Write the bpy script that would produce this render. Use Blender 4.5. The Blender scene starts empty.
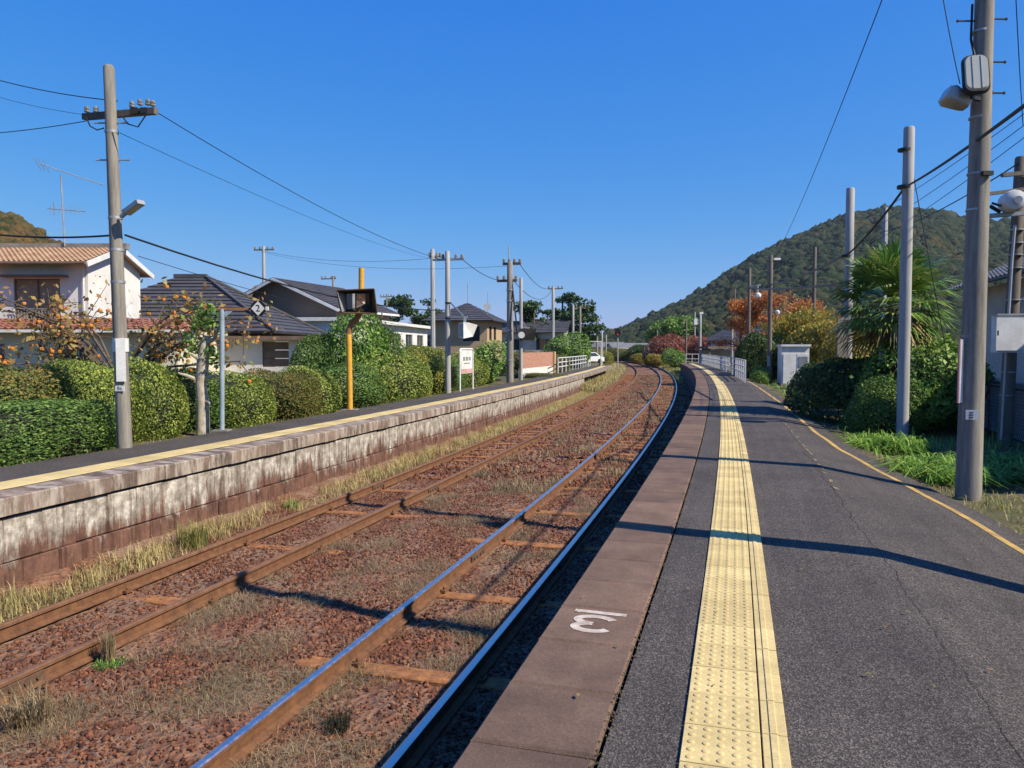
import bpy, math, random
import numpy as np
from mathutils import Vector, Matrix

# ------------------------------------------------------------------ camera, sky, sun, exposure
SC = bpy.context.scene
F_PX = 769.0; CAM_H = 1.54; TH = math.radians(16.235); PITCH = math.atan((384 - 348.5) / F_PX)
cd = bpy.data.cameras.new('camera'); cam = bpy.data.objects.new('camera', cd)
SC.collection.objects.link(cam)
cd.sensor_width = 36.0; cd.lens = 36.0 * F_PX / 1024.0; cd.clip_start = 0.05; cd.clip_end = 6000
cam.location = (0, 0, CAM_H); cam.rotation_euler = (math.pi / 2 - PITCH, 0, TH)
SC.camera = cam

SUN_EL = math.radians(43.0)
SUN_V = Vector((0.983 * math.cos(SUN_EL), -0.182 * math.cos(SUN_EL), math.sin(SUN_EL))).normalized()
W = bpy.data.worlds.new('World'); SC.world = W; W.use_nodes = True
wn = W.node_tree.nodes; wl = W.node_tree.links
sky = wn.new('ShaderNodeTexSky'); sky.sky_type = 'NISHITA'; sky.sun_disc = False
sky.sun_elevation = SUN_EL
sky.sun_rotation = math.atan2(SUN_V.x, SUN_V.y)
sky.altitude = 0; sky.air_density = 1.0; sky.dust_density = 0.1; sky.ozone_density = 1.0
# the camera's colour response: deep saturated blue overhead, paler towards the horizon
SKY_K = 0.11
sep = wn.new('ShaderNodeSeparateColor'); cmb = wn.new('ShaderNodeCombineColor'); wl.new(sky.outputs[0], sep.inputs[0])
for ch, (pw, ml) in enumerate(((1.65, 0.0098), (0.72, 0.080), (0.19, 0.385))):
    a = wn.new('ShaderNodeMath'); a.operation = 'POWER'; wl.new(sep.outputs[ch], a.inputs[0]); a.inputs[1].default_value = pw
    b = wn.new('ShaderNodeMath'); b.operation = 'MULTIPLY'; wl.new(a.outputs[0], b.inputs[0]); b.inputs[1].default_value = ml / SKY_K
    wl.new(b.outputs[0], cmb.inputs[ch])
wl.new(cmb.outputs[0], wn['Background'].inputs[0]); wn['Background'].inputs[1].default_value = SKY_K
sl = bpy.data.lights.new('sun', 'SUN'); sl.energy = 5.0; sl.angle = math.radians(0.53); sl.color = (1.0, 0.90, 0.73)
sun = bpy.data.objects.new('sun', sl); SC.collection.objects.link(sun)
sun.rotation_euler = SUN_V.to_track_quat('Z', 'Y').to_euler()
SC.view_settings.view_transform = 'Standard'; SC.view_settings.look = 'None'
SC.view_settings.gamma = 1.0; SC.view_settings.exposure = 0.6; SC.view_settings.use_curve_mapping = False
SC.cycles.use_denoising = True
SC.cycles.max_bounces = 6; SC.cycles.transparent_max_bounces = 8
try: SC.cycles.caustics_reflective = False; SC.cycles.caustics_refractive = False
except Exception: pass

# ------------------------------------------------------------------ geometry of the place
R_C = 648.0; S0 = 4.76                       # the line runs straight to S0, then bends left on radius R_C
random.seed(7); RNG = np.random.default_rng(7)
CT, ST = math.cos(TH), math.sin(TH)
def C(s, off, z=0.0):                        # along the line, offset to the right of the camera's line, height
    if s < S0: return Vector((off, s, z))
    a = (s - S0) / R_C
    return Vector((-R_C + (R_C + off) * math.cos(a), S0 + (R_C + off) * math.sin(a), z))
def head(s): return 0.0 if s < S0 else (s - S0) / R_C
def K(xc, depth, z=0.0): return Vector((xc * CT - depth * ST, xc * ST + depth * CT, z))   # seen-from-camera frame
def ray(px, py):
    r = (px - 512) / F_PX; u = (384 - py) / F_PX
    fw = math.cos(PITCH) + u * math.sin(PITCH); up = u * math.cos(PITCH) - math.sin(PITCH)
    return r, fw, up
def on(px, py, z):
    r, fw, up = ray(px, py); t = (z - CAM_H) / up
    return K(r * t, fw * t, z)
def at(px, py, depth):
    r, fw, up = ray(px, py); t = depth / fw
    return K(r * t, depth, CAM_H + up * t)
def pxof(p):
    x, y, z = p; r = x * CT + y * ST; fw = -x * ST + y * CT; z -= CAM_H
    d = fw * math.cos(PITCH) - z * math.sin(PITCH); u = z * math.cos(PITCH) + fw * math.sin(PITCH)
    return 512 + F_PX * r / d, 384 - F_PX * u / d
def depth_of(p): return -p[0] * ST + p[1] * CT
def sp(px, off, lo=1.0, hi=140.0):           # where along the offset line a pixel column falls
    best = min((abs(pxof(C(lo + (hi - lo) * i / 900, off, 0))[0] - px), lo + (hi - lo) * i / 900)
               for i in range(901) if depth_of(C(lo + (hi - lo) * i / 900, off, 0)) > 0.5)
    return best[1]

# ------------------------------------------------------------------ helpers
COL = SC.collection
class MB:
    def __init__(self): self.v = []; self.f = []; self.m = []
    def add(self, vs, fs, mi=0):
        b = len(self.v); self.v += [tuple(v) for v in vs]
        for f in fs: self.f.append(tuple(i + b for i in f)); self.m.append(mi)
        return self
    def box(self, c, size, rz=0.0, mi=0, M=None):
        hx, hy, hz = size[0] / 2, size[1] / 2, size[2] / 2
        vs = [Vector((x, y, z)) for z in (-hz, hz) for y in (-hy, hy) for x in (-hx, hx)]
        if M is None: M = Matrix.Rotation(rz, 3, 'Z')
        vs = [M @ v + Vector(c) for v in vs]
        return self.add(vs, [(0, 2, 3, 1), (4, 5, 7, 6), (0, 1, 5, 4), (2, 6, 7, 3), (0, 4, 6, 2), (1, 3, 7, 5)], mi)
    def bevbox(self, c, size, b=0.01, rz=0.0, mi=0):     # box with chamfered top edges
        hx, hy, hz = size[0] / 2, size[1] / 2, size[2] / 2
        M = Matrix.Rotation(rz, 3, 'Z')
        lv = [(-hz, 0), (hz - b, 0), (hz, b)]
        vs = []
        for z, i in lv:
            for x, y in ((-hx + i, -hy + i), (hx - i, -hy + i), (hx - i, hy - i), (-hx + i, hy - i)): vs.append(M @ Vector((x, y, z)) + Vector(c))
        fs = [(3, 2, 1, 0), (8, 9, 10, 11)]
        for l in (0, 4):
            for k in range(4): fs.append((l + k, l + (k + 1) % 4, l + 4 + (k + 1) % 4, l + 4 + k))
        return self.add(vs, fs, mi)
    def bar(self, a, b, w, h=None, mi=0):
        a = Vector(a); b = Vector(b); d = b - a; L = d.length
        q = d.to_track_quat('Y', 'Z').to_matrix()
        return self.box((a + b) / 2, (w, L, h or w), M=q, mi=mi)
    def tube(self, pts, r, n=8, mi=0, cap=True):
        pts = [Vector(p) for p in pts]; k = len(pts)
        rs = r if isinstance(r, (list, tuple)) else [r] * k
        vs = []; ref = None
        for i in range(k):
            d = (pts[min(i + 1, k - 1)] - pts[max(i - 1, 0)]).normalized()
            if ref is None: ref = Vector((1, 0, 0)) if abs(d.x) < 0.9 else Vector((0, 1, 0))
            u = d.cross(ref).normalized(); w = d.cross(u).normalized(); ref = -d.cross(u) if False else ref
            for j in range(n):
                a = 2 * math.pi * j / n; vs.append(pts[i] + (u * math.cos(a) + w * math.sin(a)) * rs[i])
        fs = [(i * n + j, i * n + (j + 1) % n, (i + 1) * n + (j + 1) % n, (i + 1) * n + j) for i in range(k - 1) for j in range(n)]
        if cap: fs += [tuple(range(n - 1, -1, -1)), tuple((k - 1) * n + j for j in range(n))]
        return self.add(vs, fs, mi)
    def lathe(self, prof, c=(0, 0, 0), axis='Z', n=16, mi=0):      # prof: (radius, height)
        vs = []
        for r, h in prof:
            for j in range(n):
                a = 2 * math.pi * j / n; x, y = r * math.cos(a), r * math.sin(a)
                p = (x, y, h) if axis == 'Z' else ((h, x, y) if axis == 'X' else (x, h, y))
                vs.append(Vector(p) + Vector(c))
        k = len(prof)
        fs = [(i * n + j, i * n + (j + 1) % n, (i + 1) * n + (j + 1) % n, (i + 1) * n + j) for i in range(k - 1) for j in range(n)]
        fs += [tuple(range(n - 1, -1, -1)), tuple((k - 1) * n + j for j in range(n))]
        return self.add(vs, fs, mi)
    def build(self, name, mat, parent=None, world=False, smooth=False, sharp=40):
        me = bpy.data.meshes.new(name); me.from_pydata(self.v, [], self.f)
        mats = mat if isinstance(mat, (list, tuple)) else [mat]
        for m in mats: me.materials.append(m)
        if len(mats) > 1: me.polygons.foreach_set('material_index', self.m)
        if smooth:
            me.polygons.foreach_set('use_smooth', [True] * len(me.polygons))
            me.set_sharp_from_angle(angle=math.radians(sharp))
        me.update()
        return obj(name, me, parent, world)
def pmat(o): return Matrix.LocRotScale(o.location, o.rotation_euler, o.scale)
def wmat(o): return pmat(o) if o.parent is None else wmat(o.parent) @ o.matrix_parent_inverse @ pmat(o)
def obj(name, me, parent=None, world=False):
    o = bpy.data.objects.new(name, me); COL.objects.link(o)
    if parent is not None:
        o.parent = parent
        if world: o.matrix_parent_inverse = wmat(parent).inverted()
    return o
def tag(o, label=None, cat=None, group=None, kind=None):
    if label: o['label'] = label
    if cat: o['category'] = cat
    if group: o['group'] = group
    if kind: o['kind'] = kind
    return o
def thing(name, label, cat, loc=(0, 0, 0), rz=0.0, group=None):
    o = bpy.data.objects.new(name, None); COL.objects.link(o); o.empty_display_size = 0.2
    o.location = loc; o.rotation_euler = (0, 0, rz)
    return tag(o, label, cat, group)
def npmesh(name, V, Fc, mat, k):             # fast mesh from arrays, all faces with k corners
    me = bpy.data.meshes.new(name); V = np.asarray(V, np.float32).reshape(-1, 3); Fc = np.asarray(Fc, np.int32).reshape(-1, k)
    me.vertices.add(len(V)); me.vertices.foreach_set('co', V.ravel())
    me.loops.add(Fc.size); me.loops.foreach_set('vertex_index', Fc.ravel())
    me.polygons.add(len(Fc)); me.polygons.foreach_set('loop_start', np.arange(0, Fc.size, k, dtype=np.int32))
    me.polygons.foreach_set('loop_total', np.full(len(Fc), k, np.int32))
    me.update(calc_edges=True)
    for m in (mat if isinstance(mat, (list, tuple)) else [mat]): me.materials.append(m)
    return me

# ------------------------------------------------------------------ materials
def nt(name):
    m = bpy.data.materials.new(name); m.use_nodes = True
    t = m.node_tree; b = t.nodes['Principled BSDF']
    b.inputs['Specular IOR Level'].default_value = 0.3
    return m, t, b
def ramp(t, src, cols):
    r = t.nodes.new('ShaderNodeValToRGB'); t.links.new(src, r.inputs[0])
    e = r.color_ramp.elements
    while len(e) < len(cols): e.new(0.5)
    for i, (p, c) in enumerate(cols): e[i].position = p; e[i].color = (*c, 1)
    return r.outputs[0]
def noise(t, scale, detail=6, rough=0.6, vec=None):
    n = t.nodes.new('ShaderNodeTexNoise'); n.inputs['Scale'].default_value = scale
    n.inputs['Detail'].default_value = detail; n.inputs['Roughness'].default_value = rough
    if vec is not None: t.links.new(vec, n.inputs['Vector'])
    return n.outputs['Fac']
def mixc(t, fac, a, b, mode='MIX'):
    m = t.nodes.new('ShaderNodeMix'); m.data_type = 'RGBA'; m.blend_type = mode
    for s, x in ((0, fac), (6, a), (7, b)):
        if hasattr(x, 'links') or isinstance(x, bpy.types.NodeSocket): t.links.new(x, m.inputs[s])
        else: m.inputs[s].default_value = x if s == 0 else (*x, 1)
    return m.outputs[2]
def wpos(t): return t.nodes.new('ShaderNodeNewGeometry').outputs['Position']
def island(t): return t.nodes.new('ShaderNodeNewGeometry').outputs['Random Per Island']
def objrand(t): return t.nodes.new('ShaderNodeObjectInfo').outputs['Random']
def bump(t, b, h, strength=0.3, dist=0.01):
    n = t.nodes.new('ShaderNodeBump'); n.inputs['Strength'].default_value = strength; n.inputs['Distance'].default_value = dist
    t.links.new(h, n.inputs['Height']); t.links.new(n.outputs[0], b.inputs['Normal'])
def sc(c, k): return tuple(min(1, x * k) for x in c)
def surf(name, base, dark=None, s1=3.0, s2=60.0, rough=0.85, bmp=0.2, dist=0.006, metal=0.0, var=0.0, spec=0.3):
    m, t, b = nt(name); p = wpos(t); dark = dark or sc(base, 0.62)
    big = noise(t, s1, 5, 0.6, p); fine = noise(t, s2, 4, 0.7, p)
    c = ramp(t, big, [(0.32, dark), (0.68, base)])
    c = mixc(t, 0.55, c, ramp(t, fine, [(0.3, (0.45, 0.45, 0.45)), (0.7, (1.0, 1.0, 1.0))]), 'MULTIPLY')
    if var:
        c = mixc(t, 1.0, c, ramp(t, objrand(t), [(0.0, (1 - var,) * 3), (1.0, (1.0,) * 3)]), 'MULTIPLY')
    t.links.new(c, b.inputs['Base Color']); b.inputs['Roughness'].default_value = rough
    b.inputs['Metallic'].default_value = metal; b.inputs['Specular IOR Level'].default_value = spec
    if bmp: bump(t, b, fine, bmp, dist)
    return m
def leafmat(name, cols, trans=0.28, rough=0.55):
    m, t, b = nt(name)
    r = island(t)
    n = len(cols); c = ramp(t, r, [(i / max(1, n - 1), x) for i, x in enumerate(cols)])
    patch = noise(t, 1.3, 3, 0.6, wpos(t))
    c = mixc(t, 1.0, c, ramp(t, patch, [(0.35, (0.62, 0.66, 0.6)), (0.65, (1.0, 1.0, 1.0))]), 'MULTIPLY')
    t.links.new(c, b.inputs['Base Color']); b.inputs['Roughness'].default_value = rough
    tr = t.nodes.new('ShaderNodeBsdfTranslucent'); t.links.new(c, tr.inputs[0])
    mx = t.nodes.new('ShaderNodeMixShader'); mx.inputs[0].default_value = trans
    t.links.new(b.outputs[0], mx.inputs[1]); t.links.new(tr.outputs[0], mx.inputs[2])
    t.links.new(mx.outputs[0], t.nodes['Material Output'].inputs[0])
    return m

def asphalt_mat():
    m, t, b = nt('asphalt'); p = wpos(t)
    v = t.nodes.new('ShaderNodeTexVoronoi'); v.inputs['Scale'].default_value = 150; t.links.new(p, v.inputs['Vector'])
    sp_ = ramp(t, v.outputs['Color'], [(0.15, (0.032, 0.029, 0.027)), (0.6, (0.079, 0.070, 0.063)), (0.98, (0.225, 0.2, 0.178))])
    big = ramp(t, noise(t, 0.9, 6, 0.65, p), [(0.3, (0.66, 0.65, 0.65)), (0.72, (1.15, 1.12, 1.08))])
    c = mixc(t, 1.0, sp_, big, 'MULTIPLY')
    mp = t.nodes.new('ShaderNodeMapping'); mp.inputs['Scale'].default_value = (9, 0.25, 1); t.links.new(p, mp.inputs[0])
    st = ramp(t, noise(t, 1.0, 4, 0.6, mp.outputs[0]), [(0.42, (0.84, 0.82, 0.82)), (0.6, (1.0, 1.0, 1.0))])
    c = mixc(t, 0.8, c, st, 'MULTIPLY')
    t.links.new(c, b.inputs['Base Color']); b.inputs['Roughness'].default_value = 0.88
    bump(t, b, v.outputs['Distance'], 0.55, 0.006)
    return m
def slab_mat(name, base, dark, white=None):
    m, t, b = nt(name); p = wpos(t)
    c = ramp(t, noise(t, 2.6, 7, 0.7, p), [(0.25, dark), (0.7, base)])
    c = mixc(t, 0.7, c, ramp(t, noise(t, 95, 3, 0.7, p), [(0.3, (0.5, 0.5, 0.5)), (0.66, (1, 1, 1))]), 'MULTIPLY')
    c = mixc(t, 1.0, c, ramp(t, objrand(t), [(0, (0.72, 0.72, 0.72)), (1, (1.08, 1.04, 1.0))]), 'MULTIPLY')
    if white:
        mp = t.nodes.new('ShaderNodeMapping'); mp.inputs['Scale'].default_value = (1.0, 2.2, 0.55); t.links.new(p, mp.inputs[0])
        w = ramp(t, noise(t, 2.4, 6, 0.72, mp.outputs[0]), [(0.45, (0, 0, 0)), (0.6, (1, 1, 1))])
        c = mixc(t, w, c, white)
    t.links.new(c, b.inputs['Base Color']); b.inputs['Roughness'].default_value = 0.9
    bump(t, b, noise(t, 55, 5, 0.7, p), 0.45, 0.008)
    return m
def wall_block_mat():                 # rust-stained below, lime-washed above with runs of dirt
    m, t, b = nt('platform_wall_stone'); p = wpos(t)
    sx = t.nodes.new('ShaderNodeSeparateXYZ'); t.links.new(p, sx.inputs[0])
    mp = t.nodes.new('ShaderNodeMapping'); mp.inputs['Scale'].default_value = (1, 3.2, 0.5); t.links.new(p, mp.inputs[0])
    n = noise(t, 1.5, 7, 0.75, mp.outputs[0])
    a = t.nodes.new('ShaderNodeMath'); a.operation = 'MULTIPLY_ADD'; t.links.new(n, a.inputs[0]); a.inputs[1].default_value = 1.9; a.inputs[2].default_value = 0.0
    a2 = t.nodes.new('ShaderNodeMath'); a2.operation = 'ADD'; t.links.new(a.outputs[0], a2.inputs[0]); t.links.new(sx.outputs[2], a2.inputs[1])
    w = ramp(t, a2.outputs[0], [(0.12, (0, 0, 0)), (0.36, (1, 1, 1))])
    red = ramp(t, noise(t, 5, 6, 0.7, p), [(0.3, (0.075, 0.04, 0.03)), (0.7, (0.2, 0.1, 0.07))])
    lime = ramp(t, noise(t, 6, 7, 0.75, p), [(0.32, (0.15, 0.125, 0.10)), (0.5, (0.34, 0.305, 0.26)), (0.68, (0.66, 0.61, 0.54))])
    c = mixc(t, w, red, lime)
    mp2 = t.nodes.new('ShaderNodeMapping'); mp2.inputs['Scale'].default_value = (1, 5.0, 0.25); t.links.new(p, mp2.inputs[0])
    c = mixc(t, 0.85, c, ramp(t, noise(t, 2.0, 5, 0.7, mp2.outputs[0]), [(0.36, (0.42, 0.37, 0.33)), (0.52, (1, 1, 1))]), 'MULTIPLY')
    t.links.new(c, b.inputs['Base Color']); b.inputs['Roughness'].default_value = 0.92
    bump(t, b, noise(t, 26, 7, 0.75, p), 0.6, 0.02)
    return m
def bed_mat():
    m, t, b = nt('track_earth'); p = wpos(t)
    v = t.nodes.new('ShaderNodeTexVoronoi'); v.inputs['Scale'].default_value = 17; t.links.new(p, v.inputs['Vector'])
    c = ramp(t, v.outputs['Color'], [(0.1, (0.075, 0.03, 0.02)), (0.55, (0.15, 0.06, 0.033)), (0.95, (0.25, 0.115, 0.065))])
    c2 = ramp(t, noise(t, 60, 4, 0.7, p), [(0.3, (0.11, 0.065, 0.042)), (0.7, (0.3, 0.2, 0.13))])
    c = mixc(t, ramp(t, noise(t, 1.1, 6, 0.7, p), [(0.42, (0, 0, 0)), (0.62, (1, 1, 1))]), c, c2)
    t.links.new(c, b.inputs['Base Color']); b.inputs['Roughness'].default_value = 0.95
    bump(t, b, v.outputs['Distance'], 0.9, 0.03)
    return m
def stone_mat():
    m, t, b = nt('ballast_stone'); 
    c = ramp(t, island(t), [(0, (0.045, 0.018, 0.012)), (0.35, (0.115, 0.044, 0.024)), (0.7, (0.19, 0.074, 0.038)), (0.95, (0.24, 0.1, 0.052)), (1, (0.32, 0.17, 0.1))])
    c = mixc(t, 0.6, c, ramp(t, noise(t, 70, 3, 0.7, wpos(t)), [(0.3, (0.55, 0.5, 0.5)), (0.7, (1, 1, 1))]), 'MULTIPLY')
    t.links.new(c, b.inputs['Base Color']); b.inputs['Roughness'].default_value = 0.9
    return m
def earth_mat(name, a, d, g):
    m, t, b = nt(name); p = wpos(t)
    c = ramp(t, noise(t, 6, 7, 0.7, p), [(0.3, d), (0.7, a)])
    c = mixc(t, ramp(t, noise(t, 0.7, 5, 0.65, p), [(0.42, (0, 0, 0)), (0.6, (1, 1, 1))]), c, g)
    c = mixc(t, 0.7, c, ramp(t, noise(t, 70, 4, 0.75, p), [(0.3, (0.4, 0.4, 0.4)), (0.7, (1, 1, 1))]), 'MULTIPLY')
    t.links.new(c, b.inputs['Base Color']); b.inputs['Roughness'].default_value = 0.95
    bump(t, b, noise(t, 40, 5, 0.75, p), 0.7, 0.03)
    return m
def rust_mat(name, a, d, rough=0.8):
    m, t, b = nt(name); p = wpos(t)
    c = ramp(t, noise(t, 9, 7, 0.75, p), [(0.3, d), (0.68, a)])
    c = mixc(t, 0.6, c, ramp(t, noise(t, 120, 3, 0.7, p), [(0.3, (0.55, 0.5, 0.5)), (0.65, (1, 1, 1))]), 'MULTIPLY')
    t.links.new(c, b.inputs['Base Color']); b.inputs['Roughness'].default_value = rough
    bump(t, b, noise(t, 90, 4, 0.7, p), 0.3, 0.004)
    return m
def glossy(name, col, rough, metal=1.0):
    m, t, b = nt(name); b.inputs['Base Color'].default_value = (*col, 1); b.inputs['Metallic'].default_value = metal
    b.inputs['Roughness'].default_value = rough; b.inputs['Specular IOR Level'].default_value = 0.5
    if metal > 0.5:
        r = ramp(t, noise(t, 14, 4, 0.7, wpos(t)), [(0.3, (rough,) * 3), (0.7, (min(1, rough * 1.9),) * 3)])
        t.links.new(r, b.inputs['Roughness'])
    return m
def pole_mat(name, a, d):
    m, t, b = nt(name); p = wpos(t)
    mp = t.nodes.new('ShaderNodeMapping'); mp.inputs['Scale'].default_value = (6, 6, 0.5); t.links.new(p, mp.inputs[0])
    c = ramp(t, noise(t, 2.2, 6, 0.7, mp.outputs[0]), [(0.3, d), (0.68, a)])
    c = mixc(t, 0.5, c, ramp(t, noise(t, 60, 4, 0.7, p), [(0.3, (0.55, 0.55, 0.55)), (0.7, (1, 1, 1))]), 'MULTIPLY')
    t.links.new(c, b.inputs['Base Color']); b.inputs['Roughness'].default_value = 0.85
    bump(t, b, noise(t, 70, 4, 0.7, p), 0.25, 0.004)
    return m
def tactile_mat():
    m, t, b = nt('tactile_yellow'); p = wpos(t)
    c = ramp(t, noise(t, 3.2, 6, 0.7, p), [(0.28, (0.48, 0.375, 0.17)), (0.66, (0.71, 0.565, 0.262))])
    c = mixc(t, 1.0, c, ramp(t, objrand(t), [(0, (0.8, 0.79, 0.77)), (0.8, (1.0, 1.0, 1.0)), (1, (1.06, 1.05, 1.04))]), 'MULTIPLY')
    c = mixc(t, 0.55, c, ramp(t, noise(t, 75, 4, 0.7, p), [(0.3, (0.62, 0.58, 0.55)), (0.62, (1, 1, 1))]), 'MULTIPLY')
    t.links.new(c, b.inputs['Base Color']); b.inputs['Roughness'].default_value = 0.8
    bump(t, b, noise(t, 80, 3, 0.7, p), 0.15, 0.003)
    return m
def brick_mat():
    m, t, b = nt('red_brick'); p = wpos(t)
    bt = t.nodes.new('ShaderNodeTexBrick'); bt.inputs['Scale'].default_value = 1.0
    sx = t.nodes.new('ShaderNodeSeparateXYZ'); t.links.new(p, sx.inputs[0])
    ad = t.nodes.new('ShaderNodeMath'); t.links.new(sx.outputs[0], ad.inputs[0]); t.links.new(sx.outputs[1], ad.inputs[1])
    cb = t.nodes.new('ShaderNodeCombineXYZ'); t.links.new(ad.outputs[0], cb.inputs[0]); t.links.new(sx.outputs[2], cb.inputs[1])
    t.links.new(cb.outputs[0], bt.inputs['Vector'])
    bt.inputs['Brick Width'].default_value = 0.23; bt.inputs['Row Height'].default_value = 0.075; bt.inputs['Mortar Size'].default_value = 0.008
    bt.inputs['Color1'].default_value = (0.42, 0.17, 0.10, 1); bt.inputs['Color2'].default_value = (0.3, 0.11, 0.07, 1); bt.inputs['Mortar'].default_value = (0.4, 0.35, 0.3, 1)
    t.links.new(bt.outputs[0], b.inputs['Base Color']); b.inputs['Roughness'].default_value = 0.9
    bump(t, b, bt.outputs['Fac'], -0.4, 0.006)
    return m

M = {}
M['asphalt'] = asphalt_mat()
M['coping'] = slab_mat('coping_concrete', (0.235, 0.153, 0.112), (0.105, 0.069, 0.051))
M['coping_l'] = slab_mat('coping_concrete_old', (0.30, 0.22, 0.175), (0.10, 0.072, 0.058), (0.36, 0.31, 0.26))
M['wallblock'] = wall_block_mat()
M['wall_dark'] = surf('retaining_concrete', (0.16, 0.13, 0.11), rough=0.95)
M['tactile'] = tactile_mat()
M['bed'] = bed_mat(); M['stone'] = stone_mat()
M['earth'] = earth_mat('earth', (0.2, 0.15, 0.09), (0.1, 0.075, 0.045), (0.09, 0.11, 0.035))
M['field'] = earth_mat('field', (0.13, 0.13, 0.06), (0.07, 0.075, 0.035), (0.07, 0.09, 0.03))
M['rust'] = rust_mat('rail_rust', (0.225, 0.105, 0.047), (0.085, 0.042, 0.025))
M['rustbrown'] = rust_mat('rail_rust_brown', (0.24, 0.125, 0.068), (0.12, 0.06, 0.034), 0.6)
M['sleeper'] = rust_mat('sleeper_orange', (0.46, 0.2, 0.07), (0.12, 0.055, 0.03), 0.9)
M['shine'] = glossy('rail_running_surface', (0.74, 0.69, 0.63), 0.24)
M['rubtop'] = glossy('rail_worn_rust', (0.32, 0.2, 0.13), 0.42, 0.6)
M['conc_pole'] = pole_mat('pole_concrete', (0.33, 0.305, 0.265), (0.14, 0.13, 0.113))
M['grey_pole'] = pole_mat('pole_concrete_pale', (0.44, 0.435, 0.425), (0.29, 0.285, 0.28))
M['wood_pole'] = pole_mat('pole_weathered', (0.2, 0.17, 0.14), (0.1, 0.085, 0.07))
M['galv'] = surf('galvanised_steel', (0.5, 0.52, 0.54), rough=0.5, metal=0.5, bmp=0.05)
M['bluegrey'] = surf('pale_blue_steel', (0.36, 0.45, 0.52), rough=0.5, bmp=0.05)
M['white'] = surf('white_paint', (0.8, 0.8, 0.79), dark=(0.62, 0.62, 0.6), rough=0.6, bmp=0.05)
M['whitewall'] = surf('white_plaster', (0.8, 0.78, 0.75), dark=(0.62, 0.6, 0.57), s1=0.8, rough=0.9, bmp=0.1)
M['creamwall'] = surf('cream_plaster', (0.7, 0.66, 0.5), dark=(0.6, 0.55, 0.42), s1=0.8, rough=0.9, bmp=0.1)
M['beige'] = surf('beige_siding', (0.5, 0.36, 0.22), dark=(0.43, 0.3, 0.185), s1=0.6, rough=0.85, bmp=0.1)
M['brownwall'] = surf('brown_siding', (0.18, 0.14, 0.115), dark=(0.14, 0.11, 0.09), s1=0.7, rough=0.85, bmp=0.1)
M['greywall'] = surf('grey_plaster', (0.55, 0.52, 0.47), dark=(0.4, 0.38, 0.34), s1=0.8, rough=0.9, bmp=0.1)
M['brick'] = brick_mat()
M['tile_orange'] = surf('roof_tile_orange', (0.60, 0.40, 0.25), dark=(0.40, 0.25, 0.15), s1=1.4, s2=14, rough=0.7, bmp=0.2)
M['tile_red'] = surf('roof_tile_red', (0.36, 0.15, 0.1), dark=(0.24, 0.1, 0.07), s1=1.4, s2=14, rough=0.7, bmp=0.2)
M['tile_dark'] = surf('roof_tile_charcoal', (0.095, 0.092, 0.1), dark=(0.06, 0.058, 0.064), s1=1.2, s2=20, rough=0.55, bmp=0.15)
M['tile_grey'] = surf('roof_tile_grey', (0.26, 0.26, 0.27), dark=(0.16, 0.16, 0.17), s1=1.2, s2=20, rough=0.6, bmp=0.15)
M['tile_ridge'] = surf('roof_ridge_grey', (0.3, 0.27, 0.24), dark=(0.18, 0.16, 0.14), rough=0.8)
M['brown'] = surf('brown_metal', (0.22, 0.15, 0.11), rough=0.7)
M['darkframe'] = surf('dark_metal', (0.035, 0.033, 0.032), rough=0.5, bmp=0.05)
M['black'] = surf('black_plastic', (0.015, 0.015, 0.016), rough=0.5, bmp=0.0)
M['cable'] = surf('cable_black', (0.02, 0.02, 0.022), rough=0.6, bmp=0.0)
M['glass'] = glossy('window_glass', (0.03, 0.035, 0.04), 0.06, 0.0); M['glass'].node_tree.nodes['Principled BSDF'].inputs['Specular IOR Level'].default_value = 0.8
M['curtain'] = surf('curtain', (0.36, 0.29, 0.21), dark=(0.26, 0.2, 0.14), s1=8, rough=0.95)
M['mirror'] = glossy('mirror', (0.75, 0.75, 0.75), 0.03)
M['lens'] = glossy('lamp_lens', (0.42, 0.43, 0.38), 0.2, 0.0)
M['yellow'] = rust_mat('yellow_paint', (0.75, 0.42, 0.05), (0.55, 0.27, 0.03), 0.6)
M['yrust'] = rust_mat('rusty_yellow_paint', (0.42, 0.2, 0.07), (0.2, 0.085, 0.035), 0.8)
M['rustsheet'] = rust_mat('rusty_sheet', (0.17, 0.1, 0.06), (0.07, 0.045, 0.03), 0.7)
M['pink'] = surf('pink_print', (0.72, 0.4, 0.4), rough=0.6, bmp=0)
M['ink'] = surf('ink_grey', (0.09, 0.09, 0.1), rough=0.7, bmp=0)
M['blueink'] = surf('ink_blue', (0.1, 0.22, 0.4), rough=0.7, bmp=0)
M['redpaint'] = surf('red_paint', (0.6, 0.03, 0.03), rough=0.5, bmp=0)
M['paintwhite'] = surf('worn_white_paint', (0.66, 0.58, 0.5), dark=(0.34, 0.27, 0.22), s1=14, s2=90, rough=0.85)
M['linepaint'] = surf('worn_yellow_paint', (0.62, 0.4, 0.1), dark=(0.28, 0.19, 0.08), s1=5, s2=70, rough=0.85)
M['crack'] = surf('crack_dirt', (0.03, 0.028, 0.024), rough=0.95)
M['bark'] = surf('bark', (0.16, 0.12, 0.09), s1=6, rough=0.95, bmp=0.6, dist=0.02)
M['palebark'] = surf('pale_bark', (0.62, 0.55, 0.44), dark=(0.32, 0.27, 0.2), s1=9, rough=0.95, bmp=0.5, dist=0.02)
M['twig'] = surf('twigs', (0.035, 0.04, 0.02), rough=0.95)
M['hedge'] = leafmat('hedge_leaf', [(0.081, 0.130, 0.034), (0.162, 0.235, 0.047), (0.310, 0.389, 0.070), (0.538, 0.529, 0.119)])
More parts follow.
